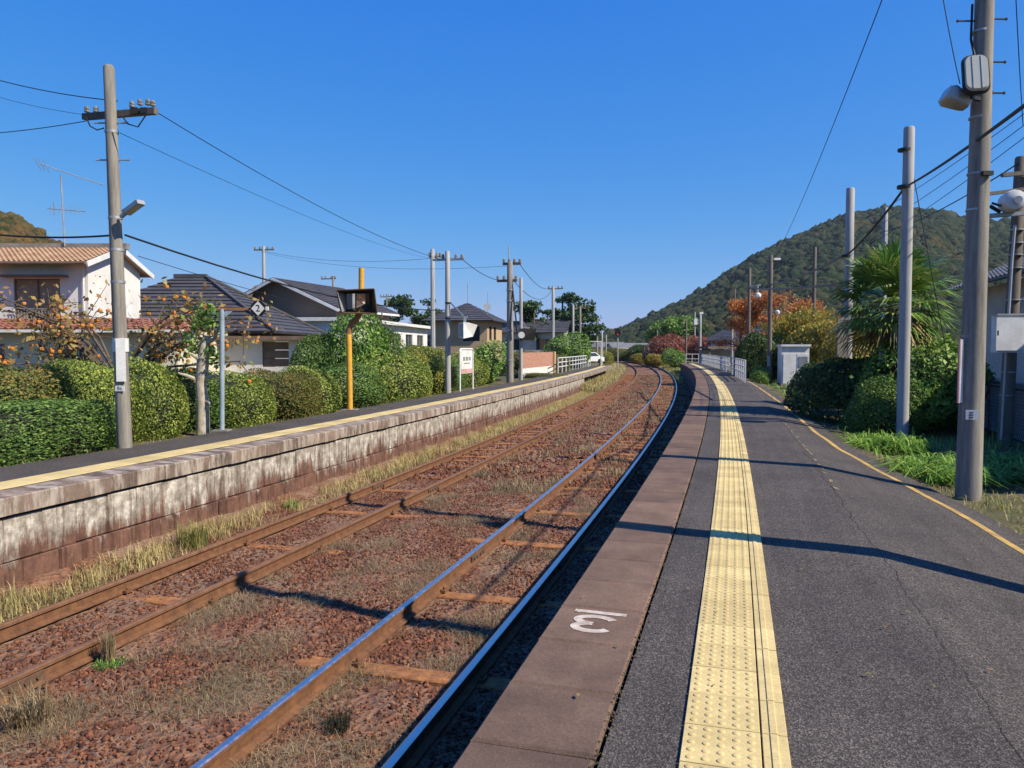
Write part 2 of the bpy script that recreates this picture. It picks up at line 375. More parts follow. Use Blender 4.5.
M['hedge_dark'] = leafmat('hedge_leaf_dark', [(0.040, 0.082, 0.024), (0.089, 0.174, 0.041), (0.167, 0.286, 0.058), (0.267, 0.367, 0.082)])
M['hedge_red'] = leafmat('hedge_leaf_autumn', [(0.06, 0.09, 0.02), (0.13, 0.17, 0.035), (0.22, 0.22, 0.05), (0.32, 0.17, 0.06)])
M['hedge_yel'] = leafmat('hedge_leaf_yellow', [(0.108, 0.149, 0.027), (0.230, 0.270, 0.041), (0.432, 0.419, 0.068), (0.513, 0.405, 0.081)])
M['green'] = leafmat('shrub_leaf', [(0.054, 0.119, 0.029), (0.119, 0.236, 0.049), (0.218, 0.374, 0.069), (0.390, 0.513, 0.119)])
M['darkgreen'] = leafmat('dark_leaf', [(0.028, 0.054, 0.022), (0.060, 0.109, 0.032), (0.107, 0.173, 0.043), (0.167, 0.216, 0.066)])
M['pine'] = leafmat('pine_needles', [(0.027, 0.060, 0.024), (0.053, 0.105, 0.033), (0.090, 0.150, 0.045)], 0.15)
M['orange'] = leafmat('autumn_leaf_orange', [(0.408, 0.120, 0.036), (0.624, 0.204, 0.072), (0.720, 0.288, 0.120), (0.540, 0.312, 0.072)], 0.35)
M['yelgreen'] = leafmat('autumn_leaf_yellow', [(0.135, 0.176, 0.034), (0.270, 0.297, 0.047), (0.540, 0.405, 0.068), (0.675, 0.338, 0.081)], 0.35)
M['persimmon_leaf'] = leafmat('persimmon_leaf', [(0.2, 0.23, 0.06), (0.44, 0.32, 0.10), (0.52, 0.28, 0.10), (0.3, 0.17, 0.08)], 0.35)
M['cherry'] = leafmat('cherry_leaf_red', [(0.218, 0.069, 0.052), (0.345, 0.103, 0.081), (0.437, 0.161, 0.115), (0.322, 0.196, 0.115)], 0.3)
M['greybush'] = leafmat('bare_pinkish_twigs', [(0.3, 0.2, 0.16), (0.38, 0.26, 0.21), (0.26, 0.2, 0.15)], 0.2)
M['fruit'] = surf('persimmon_skin', (0.72, 0.27, 0.04), dark=(0.6, 0.2, 0.03), rough=0.4, bmp=0)
M['palm'] = leafmat('palm_frond', [(0.085, 0.181, 0.044), (0.157, 0.302, 0.061), (0.255, 0.413, 0.085), (0.455, 0.485, 0.145)], 0.2, 0.35)
M['palm_dry'] = leafmat('palm_frond_dry', [(0.286, 0.208, 0.091), (0.442, 0.351, 0.143), (0.182, 0.169, 0.065)], 0.2)
M['dry'] = leafmat('dry_grass', [(0.181, 0.128, 0.075), (0.320, 0.235, 0.134), (0.448, 0.352, 0.203), (0.256, 0.192, 0.117)], 0.25)
M['dryyel'] = leafmat('yellow_grass', [(0.390, 0.286, 0.130), (0.585, 0.468, 0.208), (0.715, 0.585, 0.286), (0.312, 0.325, 0.091)], 0.3)
M['grass'] = leafmat('green_grass', [(0.081, 0.176, 0.027), (0.162, 0.324, 0.041), (0.270, 0.459, 0.068), (0.405, 0.540, 0.108)], 0.35)
M['mixgrass'] = leafmat('mixed_grass', [(0.130, 0.182, 0.039), (0.312, 0.312, 0.078), (0.520, 0.416, 0.182), (0.169, 0.260, 0.052)], 0.3)
def hillmat(name, cols):
    m, t, b = nt(name); p = wpos(t)
    c = ramp(t, island(t), [(i / (len(cols) - 1), x) for i, x in enumerate(cols)])
    pt = noise(t, 0.012, 4, 0.6, p)
    c = mixc(t, ramp(t, pt, [(0.56, (0, 0, 0)), (0.70, (0.8, 0.8, 0.8))]), c, ramp(t, island(t), [(0.0, (0.045, 0.06, 0.022)), (0.5, (0.095, 0.085, 0.035)), (1.0, (0.15, 0.095, 0.045))]))
    c = mixc(t, 0.75, c, ramp(t, noise(t, 0.9, 5, 0.8, p), [(0.34, (0.3, 0.32, 0.3)), (0.66, (1.1, 1.1, 1.05))]), 'MULTIPLY')
    t.links.new(c, b.inputs['Base Color']); b.inputs['Roughness'].default_value = 0.95; b.inputs['Specular IOR Level'].default_value = 0.05
    bump(t, b, noise(t, 0.8, 6, 0.8, p), 1.0, 1.6)
    return m
M['forest'] = hillmat('forest_crowns', [(0.018, 0.036, 0.022), (0.03, 0.052, 0.028), (0.045, 0.066, 0.033), (0.06, 0.078, 0.038), (0.085, 0.085, 0.042)])
M['forest_aut'] = hillmat('forest_crowns_autumn', [(0.05, 0.06, 0.015), (0.12, 0.11, 0.03), (0.2, 0.13, 0.04), (0.26, 0.14, 0.04), (0.09, 0.1, 0.03)])

# ------------------------------------------------------------------ foliage builders
def leaf_mesh(name, P, N, size, mat, rng, aspect=0.55, fold=0.25, flat=0.55):
    n = len(P); P = np.asarray(P); N = np.asarray(N)
    nr = N * flat + rng.normal(size=(n, 3)) * (1 - flat) * 0.9; nr /= np.linalg.norm(nr, axis=1, keepdims=True) + 1e-9
    t = rng.normal(size=(n, 3)); t -= nr * (t * nr).sum(1, keepdims=True); t /= np.linalg.norm(t, axis=1, keepdims=True) + 1e-9
    w = np.cross(nr, t); L = size * rng.uniform(0.45, 1.5, (n, 1)); B = L * aspect
    V = np.stack([P - t * L * 0.5, P + w * B * 0.5 + nr * L * fold * 0.3, P + t * L * 0.5, P - w * B * 0.5 + nr * L * fold * 0.3], 1)
    Fc = np.arange(n * 4).reshape(n, 4)
    return npmesh(name, V, Fc, mat, 4)
def lumps(D, rng, k=14, amp=0.16):
    c = rng.normal(size=(k, 3)); c /= np.linalg.norm(c, axis=1, keepdims=True)
    a = rng.uniform(-amp, amp, k); return 1 + (a[None] * np.exp((D @ c.T - 1) * 7)).sum(1)
def bush_points(n, rng, power=2.6, amp=0.18, inner=0.78, zmin=-0.75, holes=0.0):
    D = rng.normal(size=(int(n * 1.9), 3)); D /= np.linalg.norm(D, axis=1, keepdims=True)
    r = (np.abs(D) ** power).sum(1) ** (-1 / power)
    D0 = D.copy(); st = np.random.default_rng(int(rng.integers(1e6)))
    l = lumps(D0, st, 18, amp) ; l2 = lumps(D0, st, 90, amp * 0.5)
    rad = r * l * l2 * (inner + (1.04 - inner) * np.sqrt(rng.random(len(D))))
    stray = rng.random(len(D)) < 0.035; rad = np.where(stray, rad * rng.uniform(1.04, 1.16, len(D)), rad)
    P = D * rad[:, None]; keep = P[:, 2] > zmin
    if holes:
        q = lumps(D0, st, 26, 0.9); keep &= ~((q < 0.72) & (rng.random(len(D)) < holes))
    return P[keep][:n], D0[keep][:n], (lambda DD: (np.abs(DD) ** power).sum(1) ** (-1 / power))
ICO = None
def ico():
    global ICO
    if ICO is None:
        import bmesh
        bm = bmesh.new(); bmesh.ops.create_icosphere(bm, subdivisions=2, radius=1.0)
        ICO = (np.array([v.co[:] for v in bm.verts]), np.array([[v.index for v in f.verts] for f in bm.faces])); bm.free()
    return ICO
BUSH = {}
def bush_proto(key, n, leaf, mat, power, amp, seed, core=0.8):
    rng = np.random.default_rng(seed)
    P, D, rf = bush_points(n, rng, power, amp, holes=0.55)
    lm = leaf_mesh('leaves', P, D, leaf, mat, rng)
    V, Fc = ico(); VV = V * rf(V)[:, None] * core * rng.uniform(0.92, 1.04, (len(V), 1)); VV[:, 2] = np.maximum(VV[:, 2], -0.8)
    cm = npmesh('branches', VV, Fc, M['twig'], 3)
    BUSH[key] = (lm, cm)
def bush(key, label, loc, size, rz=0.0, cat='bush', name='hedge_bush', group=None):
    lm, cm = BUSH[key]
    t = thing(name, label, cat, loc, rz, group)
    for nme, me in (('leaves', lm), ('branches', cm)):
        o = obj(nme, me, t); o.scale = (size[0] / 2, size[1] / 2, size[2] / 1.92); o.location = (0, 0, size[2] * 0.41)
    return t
def limb_tree(mb, rng, base, h, r, nl, spread, up=0.5, kink=0.12):
    """trunk with limbs; returns limb end points"""
    ends = []; pts = [Vector(base)]; k = 5
    for i in range(1, k + 1): pts.append(Vector(base) + Vector((rng.normal() * kink * h * 0.2, rng.normal() * kink * h * 0.2, h * i / k)))
    mb.tube(pts, [r * (1 - 0.65 * i / k) for i in range(k + 1)], 8)
    for j in range(nl):
        f = rng.uniform(0.35, 0.98); q = f * k; i = min(int(q), k - 1); p = pts[i].lerp(pts[i + 1], q - i)
        a = 2 * math.pi * (j + rng.uniform(-0.3, 0.3)) / nl * 2.0; L = spread * rng.uniform(0.6, 1.0) * (1.15 - 0.5 * f)
        d = Vector((math.cos(a), math.sin(a), up * rng.uniform(0.6, 1.4)))
        m1 = p + d * L * 0.5 + Vector((0, 0, L * 0.06)); e = p + d * L + Vector((rng.normal() * 0.1 * L, rng.normal() * 0.1 * L, rng.normal() * 0.08 * L))
        rr = r * 0.42 * (1.1 - f * 0.6); mb.tube([p, m1, e], [rr, rr * 0.65, rr * 0.3], 6); ends.append(e); ends.append(m1)
        for q2 in range(2):
            e2 = m1.lerp(e, rng.uniform(0.1, 0.8)) + Vector((rng.normal(), rng.normal(), rng.normal() * 0.5 + 0.3)) * L * 0.28
            mb.tube([m1.lerp(e, 0.3 * q2), e2], [rr * 0.45, rr * 0.2], 5); ends.append(e2)
    ends.append(pts[-1]); return ends
def tree(name, label, cat, loc, h, r, spread, mat, n_leaf, leaf, clump, seed, bark='bark', nl=9, up=0.5, group=None, trunk_frac=0.85, flatten=0.7):
    rng = np.random.default_rng(seed); t = thing(name, label, cat, loc, 0, group)
    mb = MB(); ends = limb_tree(mb, rng, (0, 0, 0), h * trunk_frac, r, nl, spread, up)
    mb.build('trunk', M[bark], t, smooth=True)
    P = []; N = []; per = max(8, n_leaf // len(ends))
    for e in ends:
        c = clump * rng.uniform(0.65, 1.25); D = rng.normal(size=(per, 3)); D /= np.linalg.norm(D, axis=1, keepdims=True)
        rad = c * rng.random(per) ** 0.45
        q = D * rad[:, None]; q[:, 2] *= flatten; P.append(np.array(e)[None] + q); N.append(D)
    o = obj('crown', leaf_mesh('crown', np.concatenate(P), np.concatenate(N), leaf, mat, rng, flat=0.4), t)
    return t
def blades(P, H, Wd, mat, rng, lean=0.35, name='grass'):
    n = len(P); P = np.asarray(P); H = np.asarray(H).reshape(n, 1)
    a = rng.uniform(0, 2 * np.pi, n); d = np.stack([np.cos(a), np.sin(a), np.zeros(n)], 1); w = np.stack([-np.sin(a), np.cos(a), np.zeros(n)], 1) * (Wd * rng.uniform(0.6, 1.3, (n, 1)))
    l = lean * rng.uniform(0.2, 1.6, (n, 1)); up = np.array([[0, 0, 1.0]])
    mid = P + up * H * 0.6 + d * H * l * 0.35; tip = P + up * H * np.clip(1 - l * 0.45, 0.25, 1) + d * H * l
    V = np.stack([P - w * 0.5, P + w * 0.5, mid + w * 0.4, mid - w * 0.4, tip + w * 0.06, tip - w * 0.06], 1)
    b = (np.arange(n) * 6)[:, None]; Fc = np.concatenate([b + np.array([[0, 1, 2, 3]]), b + np.array([[3, 2, 4, 5]])], 0)
    return npmesh(name, V, Fc, mat, 4)
def nz(x, y, sd=0):                        # cheap smooth noise for scatter masks
    return (np.sin(x * 1.7 + sd) * np.cos(y * 1.3 - sd * 2) + np.sin(x * 3.9 - y * 2.1 + sd) * 0.6 + np.sin(x * 0.8 + y * 4.7 + 2 * sd) * 0.5 + np.sin(6.3 * x + 5.1 * y - sd) * 0.35) / 2.2
def Cn(s, off):
    a = np.maximum(s - S0, 0) / R_C
    return np.where(s < S0, off, -R_C + (R_C + off) * np.cos(a)), np.where(s < S0, s, S0 + (R_C + off) * np.sin(a))

# ------------------------------------------------------------------ ground
RAIL_T = -1.03; BED = -1.205; LZ = -0.10      # rail top, track bed, left platform surface
OFF_R = -2.60; OFF_L = -5.985                # track centres
EDGE_R = -0.99; EDGE_L = -7.68
g = MB(); g.add([(-3500, -600, -1.5), (3500, -600, -1.5), (3500, 4500, -1.5), (-3500, 4500, -1.5)], [(0, 1, 2, 3)])
tag(g.build('ground', M['field']), kind='structure')
def sheet(name, mat, offs, ss, zf, kind='structure', parent=None, smooth=True):
    S, O = np.meshgrid(np.array(ss), np.array(offs), indexing='ij'); X, Y = Cn(S, O); Z = zf(S, O)
    V = np.stack([X, Y, Z], -1).reshape(-1, 3); ns, no = S.shape
    i = (np.arange(ns - 1)[:, None] * no + np.arange(no - 1)[None]).ravel()
    Fc = np.stack([i, i + 1, i + no + 1, i + no], 1)
    me = npmesh(name, V, Fc, mat, 4)
    if smooth: me.polygons.foreach_set('use_smooth', [True] * len(me.polygons))
    o = obj(name, me, parent)
    if kind: o['kind'] = kind
    return o
def bed_z(S, O):
    return BED + 0.022 * nz(S * 1.9, O * 2.3, 1) + 0.012 * nz(S * 7, O * 6, 3) + 0.02 * np.exp(-((O + 4.3) / 0.9) ** 2) + 0.14 * np.exp(-((O + 7.75) / 0.3) ** 2)
sheet('track_bed', M['bed'], np.linspace(-7.75, -0.8, 110), np.concatenate([np.linspace(-4, 30, 300), np.linspace(30.3, 210, 240)]), bed_z)
def left_z(S, O): return np.where(O > -10.05, LZ - 0.25, np.where(O > -13, -0.22, -0.45)) + 0.03 * nz(S, O, 5)
sheet('garden_ground', M['earth'], [-9.85, -10.2, -11, -12, -13.5, -16, -22, -40, -90], np.linspace(-14, 190, 160), left_z)
def right_z(S, O): return np.where(O < 1.7, -0.16, np.where(O < 2.3, -0.2, -0.3)) + 0.025 * nz(S * 2, O * 2, 8)
sheet('verge_ground', M['earth'], [1.0, 1.5, 1.8, 2.2, 2.6, 3.1, 3.7, 4.5, 6, 9, 16, 40, 90], np.linspace(-14, 190, 500), right_z)

# ------------------------------------------------------------------ platforms
S_END = 84.0; SS = np.concatenate([np.linspace(-6, 30, 121), np.linspace(30.5, S_END, 90)])
PAVE = [(-9, 2.9), (3, 2.75), (7.0, 2.52), (8.2, 2.42), (9.2, 2.34), (11.3, 2.02), (13.3, 1.78), (16, 1.66), (21, 1.66), (40, 1.6), (90, 1.55)]
def pave_edge(s): return np.interp(s, [a for a, b in PAVE], [b for a, b in PAVE])
def pz(S, O):
    return np.where(O > 1.06, -0.16 * (O - 1.06), 0.0) + 0.004 * nz(S * 0.9, O * 1.6, 2)
T_IN, T_OUT = -0.186, 0.214
def pave(name, lo, hi, n, parent=None, kind='structure', dz=0.0):
    u = np.linspace(0, 1, n); S = np.repeat(SS[:, None], n, 1)
    LO = lo(SS) if callable(lo) else np.full(len(SS), lo); HI = hi(SS) if callable(hi) else np.full(len(SS), hi)
    O = LO[:, None] * (1 - u) + HI[:, None] * u; X, Y = Cn(S, O); Z = pz(S, O) + dz
    V = np.stack([X, Y, Z], -1).reshape(-1, 3); i = (np.arange(len(SS) - 1)[:, None] * n + np.arange(n - 1)[None]).ravel()
    me = npmesh(name, V, np.stack([i, i + 1, i + n + 1, i + n], 1), M['asphalt'], 4)
    me.polygons.foreach_set('use_smooth', [True] * len(me.polygons))
    o = obj(name, me, parent)
    if kind: o['kind'] = kind
    return o
plat_r = pave('right_platform', EDGE_R + 0.52, lambda s: pave_edge(s) + 0.28, 40)
plat_r['label'] = 'asphalt station platform the camera stands on, with yellow tactile strip'
def strip_wall(name, off, z0, z1, thick, mat, s0, s1, parent, step=1.5):
    mb = MB(); k = int((s1 - s0) / step) + 1
    prof = [(off - thick / 2, z0), (off + thick / 2, z0), (off + thick / 2, z1), (off - thick / 2, z1)]
    sweep(mb, prof, s0, s1, step)
    return mb.build(name, mat, parent)
def sweep(mb, prof, s0, s1, step, mis=None, closed=True):
    n = len(prof); k = max(2, int(round((s1 - s0) / step)) + 1); b = len(mb.v)
    for i in range(k):
        s = s0 + (s1 - s0) * i / (k - 1)
        for o, z in prof: mb.v.append(tuple(C(s, o, z)))
    for i in range(k - 1):
        for j in range(n if closed else n - 1):
            mb.f.append((b + i * n + j, b + i * n + (j + 1) % n, b + (i + 1) * n + (j + 1) % n, b + (i + 1) * n + j)); mb.m.append(mis[j] if mis else 0)
    if closed: mb.f += [tuple(b + j for j in range(n - 1, -1, -1)), tuple(b + (k - 1) * n + j for j in range(n))]; mb.m += [0, 0]
strip_wall('platform_wall', EDGE_R + 0.24, -1.3, -0.17, 0.24, M['wall_dark'], -6, S_END - 0.4, plat_r)
mb = MB(); sweep(mb, [(EDGE_R + 0.44, -1.3), (2.3, -1.3), (2.3, -0.36), (EDGE_R + 0.44, -0.1)], -6, S_END - 0.3, 1.5)
mb.build('platform_fill', M['wall_dark'], plat_r)
def inst(me, name, parent, loc, rz, scale=None):
    o = bpy.data.objects.new(name, me); COL.objects.link(o); o.parent = parent; o.location = loc; o.rotation_euler = (0, 0, rz)
    if scale: o.scale = scale
    return o
# coping slabs, one by one
SL = 0.55
slabs = []
for v in range(4):
    mb = MB(); mb.bevbox((0, 0, -0.085), (0.5, SL - 0.009, 0.17), 0.012)
    o = mb.build('coping_slab', M['coping'], plat_r); slabs.append(o.data); bpy.data.objects.remove(o)
i = 0; s = -1.6
while s < S_END - 0.3:
    inst(slabs[i % 4], 'coping_slab', plat_r, C(s + SL / 2, EDGE_R + 0.25, 0.004 + random.uniform(-0.003, 0.003)), head(s + SL / 2) + random.uniform(-0.004, 0.004)); s += SL; i += 1
# grit and crumbs in the joint between coping and asphalt
mb = MB()
for q in range(700):
    ss_ = random.uniform(1.5, 1.5 + 30 * random.random() ** 1.5); p = C(ss_, EDGE_R + 0.512 + random.gauss(0, 0.014), 0.004); r_ = random.uniform(0.002, 0.0065)
    mb.lathe([(r_, 0), (r_ * 0.7, r_ * 0.9)], p, 'Z', 5)
tag(mb.build('joint_grit', M['earth'], plat_r), kind='stuff')
# tactile tiles
TL = 0.3
def tactile(dots):
    mb = MB(); mb.bevbox((0, 0, 0.0), (0.294, TL - 0.006, 0.016), 0.002)
    if dots:
        for a in range(5):
            for b in range(5): mb.lathe([(0.016, 0.007), (0.0135, 0.0115), (0.009, 0.0135)], ((a - 2) * 0.056, (b - 2) * 0.058, 0), 'Z', dots)
    return mb
def bar_tile(d):
    mb = MB(); mb.bevbox((0, 0, 0.0), (0.096, TL - 0.006, 0.016), 0.002)
    if d: mb.bevbox((-0.004, 0, 0.0095), (0.03, TL - 0.008, 0.007), 0.003)
    return mb
tm = []
for fn, nm in ((lambda: tactile(10), 't'), (lambda: tactile(6), 't'), (lambda: tactile(0), 't'), (lambda: bar_tile(1), 'b')):
    o = fn().build('tactile_tile', M['tactile'], plat_r, smooth=True, sharp=35); tm.append(o.data); bpy.data.objects.remove(o)
for k in range(0, 265):
    s = 1.2 + k * TL; 
    if s > S_END - 1.2: break
    lod = 0 if s < 9 else (1 if s < 26 else 2); h_ = head(s)
    inst(tm[lod], 'tactile_tile', plat_r, C(s, T_IN + 0.15, 0.004 + random.uniform(-.0015, .0015)), h_ + random.uniform(-.004, .004))
    inst(tm[3], 'guide_bar_tile', plat_r, C(s, T_IN + 0.352, 0.0045 + random.uniform(-.0015, .0015)), h_)
# yellow line along the paved edge, dashed remains of an older line, cracks
def ribbon(mb, pts, w, dz=0.004):
    for (s0, o0), (s1, o1) in zip(pts[:-1], pts[1:]):
        b = len(mb.v)
        for s_, o_ in ((s0, o0), (s1, o1)):
            for sg in (-1, 1):
                o2 = o_ + sg * w / 2; mb.v.append(tuple(C(s_, o2, float(pz(np.array(s_), np.array(o2))) + dz)))
        mb.f.append((b, b + 1, b + 3, b + 2)); mb.m.append(0)
mb = MB(); ribbon(mb, [(s, float(pave_edge(s)) - 0.07 + 0.012 * math.sin(s * 3.1)) for s in np.arange(-3, 60, 0.35)], 0.085)
mb.build('edge_line', M['linepaint'], plat_r)
mb = MB()
s = 9.0
while s < 17:
    L = random.uniform(0.1, 0.4); ribbon(mb, [(s, 1.1 + random.uniform(-.02, .02)), (s + L, 1.1 + random.uniform(-.02, .02))], random.uniform(0.015, 0.045), 0.005); s += L + random.uniform(0.1, 0.5)
mb.build('faded_line', surf('nearly_gone_paint', (0.3, 0.23, 0.12), dark=(0.12, 0.1, 0.08), s1=18, s2=80), plat_r)
rr = random.Random(5)
mb = MB(); o_ = 1.03; pts = []
for s in np.arange(2.2, 40, 0.05): o_ += rr.gauss(0, 0.006) + (1.05 - o_) * 0.12; pts.append((s, o_))
ribbon(mb, pts, 0.0032, 0.003); mb.build('crack', M['crack'], plat_r)
# the painted mark: an underlined 3, upside down from here
mb = MB()
for lift, (cz_, rx_, rz_, a0, a1) in enumerate(((0.056, 0.092, 0.056, 165, -88), (-0.056, 0.10, 0.058, 88, -165))):
    st_ = [Vector((rx_ * math.cos(math.radians(a0 + (a1 - a0) * k / 14)), cz_ + rz_ * math.sin(math.radians(a0 + (a1 - a0) * k / 14)), 0.0012 * lift)) for k in range(15)]
    b0_ = len(mb.v)
    for k in range(15):
        d_ = (st_[min(k + 1, 14)] - st_[max(k - 1, 0)]).normalized(); n_ = Vector((-d_.y, d_.x, 0)) * 0.0255
        mb.v += [tuple(st_[k] + n_), tuple(st_[k] - n_)]
        if k: mb.f.append((b0_ + 2 * k - 2, b0_ + 2 * k - 1, b0_ + 2 * k + 1, b0_ + 2 * k)); mb.m.append(0)
mk = mb.build('painted_three', M['paintwhite'], plat_r); mk.location = C(4.175, -0.745, 0.0095); mk.rotation_euler = (0, 0, math.pi - 0.03)
mb = MB(); mb.box((0, 0, 0), (0.30, 0.045, 0.002)); o = mb.build('painted_bar', M['paintwhite'], plat_r); o.location = C(4.36, -0.735, 0.0095); o.rotation_euler = (0, 0, -0.03)

# left platform
plat_l = None
LEND = 74.0
BK = -9.78
mb = MB(); sweep(mb, [(EDGE_L - 0.42, LZ - 0.3), (EDGE_L - 0.42, LZ), (BK, LZ - 0.01), (BK, LZ - 0.3)], -8, LEND, 1.0)
plat_l = tag(mb.build('left_platform', M['asphalt']), 'station platform across the tracks with stained stone retaining wall', kind='structure')
lsl = []
for v in range(2):
    mb = MB(); mb.bevbox((0, 0, -0.1), (0.46, 0.496, 0.2), 0.014); o = mb.build('coping_slab', M['coping_l'], plat_l); lsl.append(o.data); bpy.data.objects.remove(o)
s = 1.5; i = 0
while s < LEND:
    inst(lsl[i % 2], 'coping_slab', plat_l, C(s + 0.25, EDGE_L - 0.22 + random.uniform(-.012, .012), LZ + 0.004 + random.uniform(-.004, .004)), head(s) + random.uniform(-.006, .006)); s += 0.5; i += 1
mb = MB(); mb.bevbox((0, 0, 0), (0.44, 0.294, 0.014), 0.003); o = mb.build('tactile_tile', M['tactile'], plat_l); lt = o.data; bpy.data.objects.remove(o)
s = 3.5
while s < LEND - 1: inst(lt, 'tactile_tile', plat_l, C(s, -8.4, LZ + 0.003), head(s)); s += 0.3
# retaining wall of blocks, two courses, then posts under the last part
WEND = 48.3
wb = []
for v in range(6):
    rb = random.Random(v); w_, h_ = 0.494, (0.5 if v < 3 else 0.42)
    import bmesh
    bm = bmesh.new(); bmesh.ops.create_cube(bm, size=1.0); bmesh.ops.scale(bm, vec=(0.25, w_, h_ - 0.006), verts=bm.verts)
    bmesh.ops.bevel(bm, geom=bm.edges[:], offset=0.013, segments=1, affect='EDGES')
    for vv in bm.verts: vv.co += Vector((rb.uniform(-.009, .009), rb.uniform(-.004, .004), rb.uniform(-.006, .006)))
    me = bpy.data.meshes.new('wall_block'); bm.to_mesh(me); bm.free(); me.materials.append(M['wallblock']); wb.append(me)
s = 2.0; i = 0
while s < WEND:
    for row in (0, 1):
        ss_ = s + 0.25 + row * 0.22; z_ = LZ - 0.235 - 0.25 if row == 0 else LZ - 0.235 - 0.5 - 0.21
        inst(random.choice(wb[:3] if row == 0 else wb[3:]), 'wall_block', plat_l, C(ss_, EDGE_L - 0.15 - 0.02 + random.uniform(-.012, .012) + row * 0.03, z_), head(ss_) + random.uniform(-.012, .012))
    s += 0.5
strip_wall('wall_backing', EDGE_L - 0.34, -1.35, LZ - 0.2, 0.3, M['wall_dark'], -4, WEND, plat_l)
mb = MB(); sweep(mb, [(EDGE_L - 0.5, -1.35), (EDGE_L - 0.5, LZ - 0.29), (BK - 0.02, LZ - 0.29), (BK - 0.02, -1.35)], -4, WEND, 2); mb.build('platform_fill', M['wall_dark'], plat_l)
mb = MB(); sweep(mb, [(EDGE_L - 0.2, -1.35), (EDGE_L - 0.2, -1.16), (-7.5, -1.21), (-7.5, -1.35)], -4, WEND, 2); mb.build('wall_footing', M['bed'], plat_l)
for s in np.arange(WEND + 0.8, LEND, 3.2):
    mb = MB(); mb.box((0, 0, 0), (0.2, 0.25, 0.95)); o = mb.build('deck_post', M['wall_dark'], plat_l); o.location = C(s, EDGE_L - 0.6, -0.82); o.rotation_euler = (0, 0, head(s))

# ------------------------------------------------------------------ tracks
def make_track(name, label, off, shiny, s1, vis_seed):
    t = thing(name, label, 'railway track', C(0, off, BED)); rg = random.Random(vis_seed)
    top = RAIL_T; hw = 0.0325
    for sg in (-1, 1):
        c = off + sg * 0.566
        prof = [(c - 0.061, top - 0.15), (c + 0.061, top - 0.15), (c + 0.061, top - 0.138), (c + 0.011, top - 0.118), (c + 0.009, top - 0.046), (c + hw, top - 0.034), (c + hw, top - 0.008),
                (c + hw - 0.012, top), (c - hw + 0.012, top), (c - hw, top - 0.008), (c - hw, top - 0.034), (c - 0.009, top - 0.046), (c - 0.011, top - 0.118), (c - 0.061, top - 0.138)]
        mis = [0] * 14; mis[6] = 1; mis[7] = 1; mis[8] = 1
        if not shiny: mis[5] = mis[9] = 1
        mb = MB(); sweep(mb, prof, -6, s1, 0.7, mis)
        mb.build('rail', [M['rust'], M['shine'] if shiny else M['rustbrown']], t, world=True, smooth=True, sharp=30)
    sl_ = []
    for v in range(3):
        mb = MB(); mb.bevbox((0, 0, 0), (2.1, 0.2, 0.14), 0.012); o = mb.build('sleeper', M['sleeper'], t); sl_.append(o.data); bpy.data.objects.remove(o)
    clip = MB(); clip.box((0, 0, 0.02), (0.05, 0.1, 0.03)); clip.lathe([(0.016, 0), (0.016, 0.05), (0.008, 0.058)], (0.004, 0, 0.01), 'Z', 6)
    co = clip.build('rail_spike', M['rust'], t); cm = co.data; bpy.data.objects.remove(co)
    s = 2.0; k = 0; pinv = pmat(t).inverted()
    near = [3.7, 5.85, 7.9, 10.3, 12.4, 14.7, 16.8, 17.35, 18.5] if shiny else [4.55, 6.9, 9.2, 11.5, 13.6, 15.3, 16.9, 17.7, 18.4]
    while s < 84:
        if k < len(near): s = near[k]; up = True
        else: up = rg.random() < 0.72
        if up:
            zz = -1.18 - 0.07 + rg.uniform(-0.016, 0.004)
            o = inst(sl_[k % 3], 'sleeper', t, pinv @ C(s, off + rg.uniform(-.04, .04), zz), head(s) + rg.uniform(-.02, .02), (rg.uniform(0.95, 1.04), rg.uniform(0.85, 1.15), 1))
            if s < 30:
                for sg in (-1, 1):
                    for e in (-1, 1): inst(cm, 'rail_spike', t, pinv @ C(s + rg.uniform(-.04, .04), off + sg * 0.566 + e * 0.085, -1.178), head(s) + (0 if e < 0 else math.pi))
        s += 0.68 + rg.uniform(-.05, .05); k += 1
    for s in ((4.6, 13.5, 24) if not shiny else (9.3, 19.0, 29.0)):
        for sg in (-1, 1):
            for e in (-1, 1):
                mb = MB(); mb.bevbox((0, 0, 0), (0.022, 0.5, 0.075), 0.004)
                for q in (-0.18, -0.07, 0.07, 0.18): mb.lathe([(0.016, -0.0), (0.016, 0.03)], (0, q, 0), 'X', 6)
                o = mb.build('fishplate', M['rustsheet'], t); o.location = pinv @ C(s, off + sg * 0.566 + e * 0.022, RAIL_T - 0.082); o.rotation_euler = (0, 0, head(s) + (0 if e > 0 else math.pi))
    return t
make_track('railway_track', 'railway track with polished rails beside the near platform', OFF_R, True, 175, 3)
make_track('railway_track', 'rusty railway track with dull rails below the stone platform wall', OFF_L, False, 150, 11)

